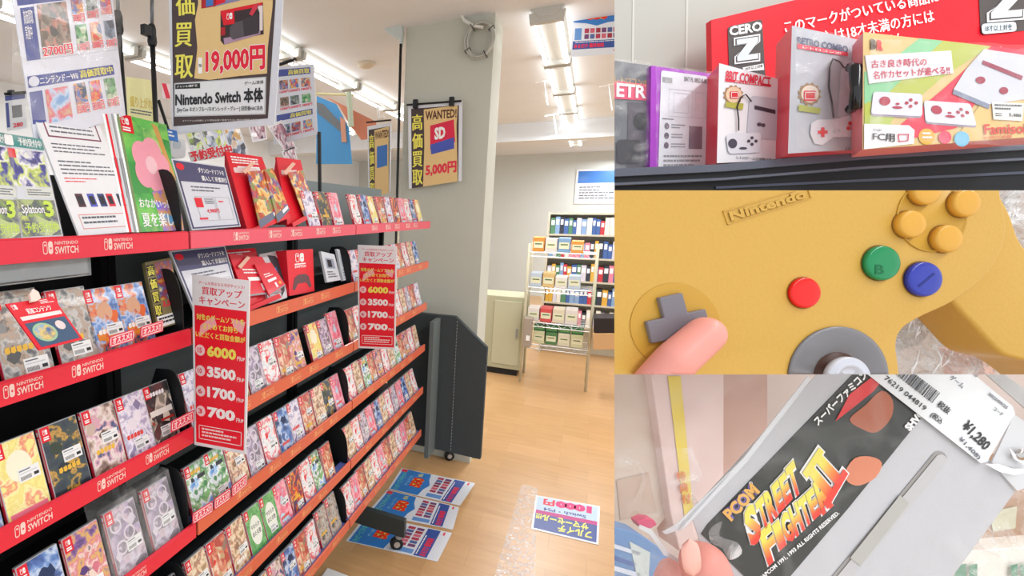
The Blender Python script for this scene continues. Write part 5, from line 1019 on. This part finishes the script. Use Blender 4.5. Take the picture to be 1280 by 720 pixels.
# ------------------------------------------------------------------ LOWER RIGHT: GREY CARTRIDGE IN A CLEAR BAG
C = BOTC
mb = MB(); mb.poly(PD(.62), [(740, 440), (1330, 440), (1330, 760), (740, 760)], mat('#c9b8b0', .7, bscale=6), 0, .02); struct('wall_shelf_back', mb, clip=C)
def slab(nm, lab, cat, d, pts, c, th=.03, extra=(), grp=None):
    t = thing(nm, lab, cat, P(*pts[-1], d), grp); mb = MB(); mb.poly(PD(d), pts, mat(c, .45, coat=.2), 0, th); part('cover', mb, t, clip=C, bevel=.001)
    if extra:
        mb = MB()
        for e, ec in extra: mb.poly(PD(d), e, mat(ec, .45), .0008)
        part('print', mb, t, clip=C)
    return t
slab('book', 'pale beige book standing behind the bag at left of the yellow banded one', 'book', .5, [(755, 455), (818, 460), (838, 640), (790, 700), (750, 700)], '#d6c3b2', .03, [([(770, 600), (810, 590), (820, 640), (775, 650)], '#c9ae9a')])
slab('book', 'pinkish white book with a yellow paper band behind the bag', 'book', .49, [(812, 455), (905, 455), (905, 650), (850, 690), (838, 640)], '#e6cdc6', .03, [([(834, 470), (850, 470), (866, 640), (856, 655)], '#ead25c')])
mb = MB(); Sx = PD(.489); 
for i, ch in enumerate('特典付'): mb.text(Sx, ch, (844+i*3.2, 590+i*14), (855+i*3.2, 588+i*14), (845+i*3.2, 602+i*14), mat('#e07a3c', .5), .0015, .04)
single('band_lettering', mb, 'orange vertical lettering on the yellow paper band of the pinkish book', 'label', clip=C)
slab('book', 'brownish pink book standing right of the yellow banded book', 'book', .5, [(880, 455), (960, 455), (960, 640), (900, 660)], '#c9a596', .03)
slab('magazine', 'blue magazine with wavy pale stripes at the lower left corner', 'magazine', .44, [(740, 650), (800, 668), (846, 700), (850, 780), (740, 780)], '#5a8cc4', .02, [([(745, 672), (800, 690), (798, 694), (745, 678)], '#d6e2f2'), ([(745, 686), (795, 704), (793, 708), (745, 692)], '#2f5aa4'), ([(745, 700), (800, 716), (798, 722), (745, 706)], '#d6e2f2'), ([(786, 676), (812, 690), (810, 722), (796, 722)], '#c9d8d6')])
slab('round_badge', 'blurred crimson badge above the blue magazine', 'badge', .46, [(796, 653), (806, 648), (818, 650), (822, 656), (814, 661), (800, 660)], '#e0386a', .01)
slab('dark_strap', 'dark brown strap crossing the upper left behind the bag', 'strap', .55, [(768, 610), (800, 565), (806, 575), (778, 620), (768, 640)], '#4a3a38', .01)
slab('box', 'white box with a green printed foot at the lower right corner', 'box', .5, [(1170, 735), (1200, 690), (1330, 680), (1330, 780), (1170, 780)], '#ece6dc', .03)
slab('box', 'brown carton behind the right edge of the bag', 'box', .52, [(1205, 700), (1245, 600), (1330, 560), (1330, 690), (1210, 705)], '#b08a6c', .03, [([(1235, 640), (1270, 632), (1268, 660), (1240, 664)], '#c9c4a8')])
mb = MB(); 
for i, (x, w) in enumerate(((1192, 14), (1210, 10), (1262, 8), (1274, 12))): mb.poly(PD(.498), [(x, 706), (x+w, 704), (x+w, 722), (x, 722)], mat('#4a8a68', .5), .001)
single('green_print', mb, 'green printed marks along the foot of the white box', 'label', clip=C)
# the cartridge
D0 = .23; S = PD(D0); GR = mat('#c5c5c9', .5, bump=.03, bscale=700)
t = thing('game_cartridge', 'light grey game cartridge with black label held in a clear bag', 'game cartridge', P(1030, 700, D0))
body = [(858, 632), (1010, 452), (1110, 380), (1232, 572), (1272, 616), (1130, 800), (960, 800), (930, 752), (880, 700)]
body = [(862, 640), (1060, 425), (1150, 470), (1270, 614), (1140, 790), (1000, 800), (878, 690)]
mb = MB(); Pb = [S.at(*q) for q in body]; mb.prism(Pb, -S.n*.018+R@np.array([52, 10, 0])*D0/F, GR); part('shell', mb, t, clip=C, bevel=.0006)
lab_ = [(876, 667), (884, 655), (1078, 455), (1170, 500), (1152, 520), (1060, 634), (985, 722), (962, 750), (956, 746)]
BK = mat('#33342f', .35, coat=.4); mb = MB(); mb.poly(S, lab_, BK, .0004, .0004); part('label', mb, t, 'black printed label', clip=C)
mb = MB(); mb.ctext(S, 'PCOM', (900, 639), (936, 602), (912, 651), mat('#e9b45c', .4), mat('#7a68b4', .4), .0008, .05, .13); mb.text(S, '®', (933, 603), (937, 600), (936, 607), WHITE, .0008); part('maker_lettering', mb, t, clip=C)
def grad():
    m = bpy.data.materials.new('yellow_to_red_ink'); m.use_nodes = True; nt = m.node_tree; b = nt.nodes['Principled BSDF']
    at = nt.nodes.new('ShaderNodeAttribute'); at.attribute_name = 'ink'; rp = nt.nodes.new('ShaderNodeValToRGB'); cr = rp.color_ramp
    cr.elements[0].position = .3; cr.elements[0].color = lin('#f0e25a'); cr.elements[1].position = .85; cr.elements[1].color = lin('#ee3c28'); e = cr.elements.new(.55); e.color = lin('#f2a040')
    nt.links.new(at.outputs['Fac'], rp.inputs['Fac']); nt.links.new(rp.outputs['Color'], b.inputs['Base Color']); b.inputs['Roughness'].default_value = .4; return m
INKG = grad()
def logo(s, TL, TR, BL, bold=.05, sizes=None):
    """letters in slanted capitals, growing at the ends; the ink runs from yellow at the top to red"""
    vs = []; fs = []; ink = []; n = len(s); sizes = sizes or [1]*n; wsum = sum(sizes); x = 0
    TL, TR, BL = map(np.array, (TL, TR, BL)); TL = TL.astype(float)
    for lift, bd, store in ((.0008, .12, 0), (.0012, bold, 1)):
        x = 0; V = []; Fc = []; K = []
        for ch, z in zip(s, sizes):
            g_, f_, _e = glyphs(ch, bd); w = z/wsum; e = (.012 if store == 0 else 0)
            k = len(V)
            for a, b in g_:
                u = x-e+a*(w*.94+2*e); vv = .5+(.5-b)*(z*.5+.5+(.06 if store == 0 else 0)); q = TL+(TR-TL)*u+(BL-TL)*vv; V.append(S.at(q[0], q[1], lift)); K.append(1-b)
            Fc += [tuple(k+i for i in ff) for ff in f_]; x += w
        me = MB(); me.raw(V, Fc, INKG if store else WHITE); 
        o = part('logo_lettering' if store else 'logo_outline', me, t)
        if store:
            at = o.data.attributes.new('ink', 'FLOAT', 'POINT'); at.data.foreach_set('value', K)
logo('STREET', (926, 644), (990, 574), (936, 680), .05, [1.5, 1, 1, .9, .9, 1.15])
logo('FIGHTER', (946, 668), (1028, 592), (957, 703), .05, [1.35, .8, 1, 1, .9, .9, 1.3])
def numeral():
    Q = QP(S, (1000, 590), (1021, 558), (1055, 594), (1033, 632))
    for nm, e, lf, m in (('logo_outline', .05, .0008, WHITE), ('logo_lettering', 0, .0012, INKG)):
        me = MB(); K = []
        for bx in ((0, 0, 1, .17), (.12, .17, .42, .83), (.58, .17, .88, .83), (-.08, .83, 1.08, 1)):
            for j in range(4):
                a, b = bx[1]-e+(bx[3]-bx[1]+2*e)*j/4, bx[1]-e+(bx[3]-bx[1]+2*e)*(j+1)/4
                me.rect(Q, bx[0]-e, a, bx[2]+e, b, m, lf+.00002*(bx[1] > .1)); K += [a, a, b, b]
        o = part(nm, me, t)
        if m is INKG: at = o.data.attributes.new('ink', 'FLOAT', 'POINT'); at.data.foreach_set('value', K)
numeral()
mb = MB(); mb.text(S, '©CAPCOM 1991, 1993 ALL RIGHTS RESERVED.', (942, 724), (1044, 637), (946, 729), WHITE, .0008, .03); mb.text(S, 'SHVC-S2', (1127, 533), (1156, 500), (1135, 539), WHITE, .0008, .06); mb.text(S, 'スーパーファミコン', (1014, 524), (1076, 462), (1021, 532), WHITE, .0008, .05); part('small_lettering', mb, t, clip=C)
# plain colour shapes where the printed figure stands
mb = MB(); mb.poly(S, [(1042, 526), (1060, 492), (1086, 472), (1101, 474), (1090, 488), (1068, 506)], mat('#e23a3c', .4), .0008); mb.poly(S, smooth_outline([(1060, 524), (1080, 506), (1100, 488), (1114, 500), (1112, 522), (1094, 540), (1076, 536)], 3), mat('#b86a4c', .4), .0006); mb.poly(S, smooth_outline([(1054, 590), (1066, 572), (1086, 570), (1100, 578), (1092, 596), (1072, 606), (1058, 602)], 3), mat('#e08a68', .4), .0008); part('label_shapes', mb, t, clip=C)
mb = MB(); W3 = mat('#dfe6ee', .25, coat=1); mb.poly(S, smooth_outline([(884, 660), (900, 650), (896, 668), (918, 676), (924, 690), (908, 698), (900, 684), (886, 676)], 3), film('scuffed_plastic', .6, 60, 1), .0014); part('scuffed_film', mb, t, clip=C)
# groove drawn flat: the shade along its edge is painted in darker grey
GV = mat('#a3a09e', .5); GV2 = mat('#b9bab8', .5)
def slot(x0, y0, x1, y1, r, m, l):
    d = _n((x1-x0, y1-y0)); n = np.array((-d[1], d[0])); P0 = np.array((x0, y0)); P1 = np.array((x1, y1)); pts = []
    for k in range(9): a = math.pi*k/8; pts.append(tuple(P1+r*(math.cos(a)*n+math.sin(a)*d)))
    pts += [tuple(P0-r*n), tuple(P0+r*n)]; return pts
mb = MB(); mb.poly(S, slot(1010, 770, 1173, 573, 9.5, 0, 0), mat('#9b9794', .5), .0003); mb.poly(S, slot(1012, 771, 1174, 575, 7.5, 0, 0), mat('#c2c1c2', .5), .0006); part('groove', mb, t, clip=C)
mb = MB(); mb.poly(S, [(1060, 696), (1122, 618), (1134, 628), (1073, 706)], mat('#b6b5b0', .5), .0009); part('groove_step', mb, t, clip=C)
# price sticker on the bag
S4 = PD(.2285); t = thing('price_sticker', 'white price label with barcode reading 1,280 stuck on the bag', 'price label', P(1200, 560, .2285)); mb = MB()
LQ = [(1050, 440), (1086, 469), (1226, 579), (1234, 577), (1269, 517), (1266, 508), (1215, 466), (1170, 430)]; mb.poly(S4, LQ, mat('#eef1f3', .4, coat=.3), 0, .0002); part('label', mb, t, clip=C)
mb = MB(); rng = random.Random(4); d = np.array([.787, .617]); n = np.array([.617, -.787]); o_ = np.array([1098, 458]); s_ = 0
o_ = np.array([1106., 462.])
while s_ < 72:
    w = rng.choice([.7, 1.1, 1.8, 2.4]); a = o_+d*s_+n*3; b2 = a+d*w; c2 = b2+n*(15+s_*.02); e2 = a+n*(15+s_*.02); mb.poly(S4, [tuple(a), tuple(b2), tuple(c2), tuple(e2)], rng.choice([INK, TXT]), .0003); s_ += w+rng.choice([.7, 1.2, 1.8])
part('barcode', mb, t, clip=C)
def st(s, x, y, L, h, m=INK, b=.03, ang=None):
    dd = d if ang is None else np.array([math.cos(ang), math.sin(ang)]); nn = np.array([-dd[1], dd[0]]); TL = np.array((x, y)); mb.text(S4, s, tuple(TL), tuple(TL+dd*L), tuple(TL+nn*h), m, .0003, b)
mb = MB(); st('76219 044819', 1108, 469, 64, 6.5, INK, .01); st('税抜', 1175, 500, 18, 9); st('(税込', 1166, 514, 17, 9); st('¥1,280', 1210, 524, 42, 16, INK, .03, .80); st('¥1,408)', 1201, 545, 36, 7, TXT, .02, .80); st('004210', 1210, 458, 16, 5, TXT); st('ゲーム', 1190, 468, 20, 7, TXT); st('2022/09/25', 1236, 490, 30, 4, TXT); st('コード', 1243, 508, 14, 5, TXT); part('lettering', mb, t, clip=C)
# the clear bag round it
bag = film('clear_bag', .95, 30, .35)
t = thing('plastic_bag', 'clear zip bag round the grey cartridge with metal snap at right', 'bag', P(1000, 720, .24))
mb = MB(); Q = PD(.2265); mb.sheet(Q, 768, 460, 1300, 740, 50, 30, .0015, bag, .02, 0, 2); part('front_film', mb, t, clip=C, smooth=True)
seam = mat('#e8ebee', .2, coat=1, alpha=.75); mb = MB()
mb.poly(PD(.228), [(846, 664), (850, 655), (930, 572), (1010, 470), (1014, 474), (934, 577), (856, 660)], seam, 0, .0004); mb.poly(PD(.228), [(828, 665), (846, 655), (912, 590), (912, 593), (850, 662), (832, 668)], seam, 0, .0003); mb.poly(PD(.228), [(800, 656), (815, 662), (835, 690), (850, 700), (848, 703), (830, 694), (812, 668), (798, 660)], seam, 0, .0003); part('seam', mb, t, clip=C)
mb = MB(); Qz = QP(PD(.2275), (1226, 462), (1238, 455), (1300, 500), (1292, 520)); mb.rect(Qz, 0, 0, 1, 1, mat('#b3b0ae', .35, coat=.5), 0, .0005)
for k in range(34): mb.rect(Qz, k/34, .05, k/34+.012, .95, mat('#d9d8d6', .3), .0003)
part('zip_strip', mb, t, clip=C)
mb = MB(); mb.poly(PD(.229), [(1268, 518), (1330, 560), (1330, 590), (1272, 614), (1240, 578)], mat('#d6d7da', .3, coat=.6), 0, .0005); part('header_film', mb, t, clip=C)
mb = MB(); c = CP(1276, 568, .2275); mb.lathe(c, PD(.2).n, [(7*D0/F, 0), (7*D0/F, .0006), (5*D0/F, .0013), (.0002, .0016)], mat('#c9c6c4', .2, metal=.9), 20); part('snap', mb, t, clip=C, smooth=True)
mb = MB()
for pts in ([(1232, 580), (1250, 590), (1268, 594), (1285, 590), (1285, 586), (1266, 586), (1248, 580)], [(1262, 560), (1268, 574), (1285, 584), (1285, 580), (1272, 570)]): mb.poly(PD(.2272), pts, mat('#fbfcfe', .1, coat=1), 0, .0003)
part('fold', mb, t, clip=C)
mb = crumple(PD(.236), 760, 560, 870, 740, 26, 30, .005, film('bag_flap', .85, 50, 1), .04, 6); part('flap', mb, t, clip=C)
mb = crumple(PD(.245), 1170, 600, 1300, 740, 30, 30, .006, film('bag_end', .82, 50, 1), .05, 9); part('bag_end', mb, t, clip=C)
# hand
nb = MB(); c = P(866, 694, .2115); ax = _n(CAM-c); up_ = R@_n([.08, 1, .12]); sd = np.cross(up_, ax)
def nailmesh(cx, cy, d, w, h, rot):
    nb = MB(); rows = 8; cols_ = 8; k = 0; vs = []; fs = []
    for j in range(rows+1):
        for i in range(cols_+1):
            a = -1+2*i/cols_; b = -1+2*j/rows; wr = math.sqrt(max(0, 1-abs(b)**3)); x = a*w*wr; y = b*h; xx = x*math.cos(rot)-y*math.sin(rot); yy = x*math.sin(rot)+y*math.cos(rot)
            vs.append(CP(cx+xx, cy+yy, d+abs(a)**2*.0014*1+abs(b)**2*.0006))
    for j in range(rows):
        for i in range(cols_): o = j*(cols_+1)+i; fs.append((o, o+1, o+cols_+2, o+cols_+1))
    nb.raw(vs, fs, NAIL); return nb
m1 = .22/F
hand('person', 'person\'s hand pinching the clear bag, thumb and forefinger at the bottom edge', [
 ([P(985, 1010, .25), P(945, 900, .24), P(905, 790, .222), P(880, 705, .219)], [.013, .0115, .0105, .0092]),
 ([P(900, 1010, .29), P(820, 900, .285), P(815, 790, .268), P(842, 716, .252)], [.0095, .009, .0085, .007]),
 ([P(880, 1030, .30), P(790, 930, .30), P(790, 860, .285), P(840, 800, .27)], [.0095, .009, .0085, .007]),
 ([P(880, 1050, .31), P(800, 980, .31), P(800, 920, .295), P(850, 870, .28)], [.0092, .0088, .008, .0068]),
 ([P(890, 1080, .32), P(820, 1030, .32), P(820, 990, .305), P(860, 950, .29)], [.008, .0075, .007, .006])],
 [(P(950, 1060, .30), (.026, .042), R@np.array([.3, 1, 0]))], .0013, C, (nailmesh(864, 697, .2093, 12, 24, -.12),), P(900, 740, .24))

# ------------------------------------------------------------------ LIGHT
w = bpy.data.worlds.new('world'); SC.world = w; w.use_nodes = True; nt = w.node_tree; bg = nt.nodes['Background']
bg.inputs['Color'].default_value = (.95, .98, 1, 1); bg.inputs['Strength'].default_value = 1.15
def area(name, loc, size, power, rot=(0, 0, 0), col=(.96, .98, 1), sy=None):
    l = bpy.data.lights.new(name, 'AREA'); l.energy = power; l.size = size; l.color = col
    if sy: l.shape = 'RECTANGLE'; l.size_y = sy
    o = bpy.data.objects.new(name, l); COL.objects.link(o); o.location = loc; o.rotation_euler = rot; return o
area('shop_lamp', (1.2, 1.0, 3.44), .25, 70, sy=5); area('shop_lamp', (-.39, 7.2, 3.3), .25, 95, sy=3.6); area('shop_lamp', (.4, 11.8, 3.3), .25, 110, sy=3.6); area('shop_lamp', (2.8, 6, 3.44), .25, 80, sy=6)
area('shop_lamp', (-4.6, 5, 3.4), .25, 60, sy=6)
vs = SC.view_settings; vs.view_transform = 'Standard'; vs.look = 'None'; vs.gamma = 1; vs.use_curve_mapping = False; vs.exposure = .12
SC.cycles.use_denoising = True; SC.cycles.max_bounces = 8; SC.cycles.transparent_max_bounces = 16
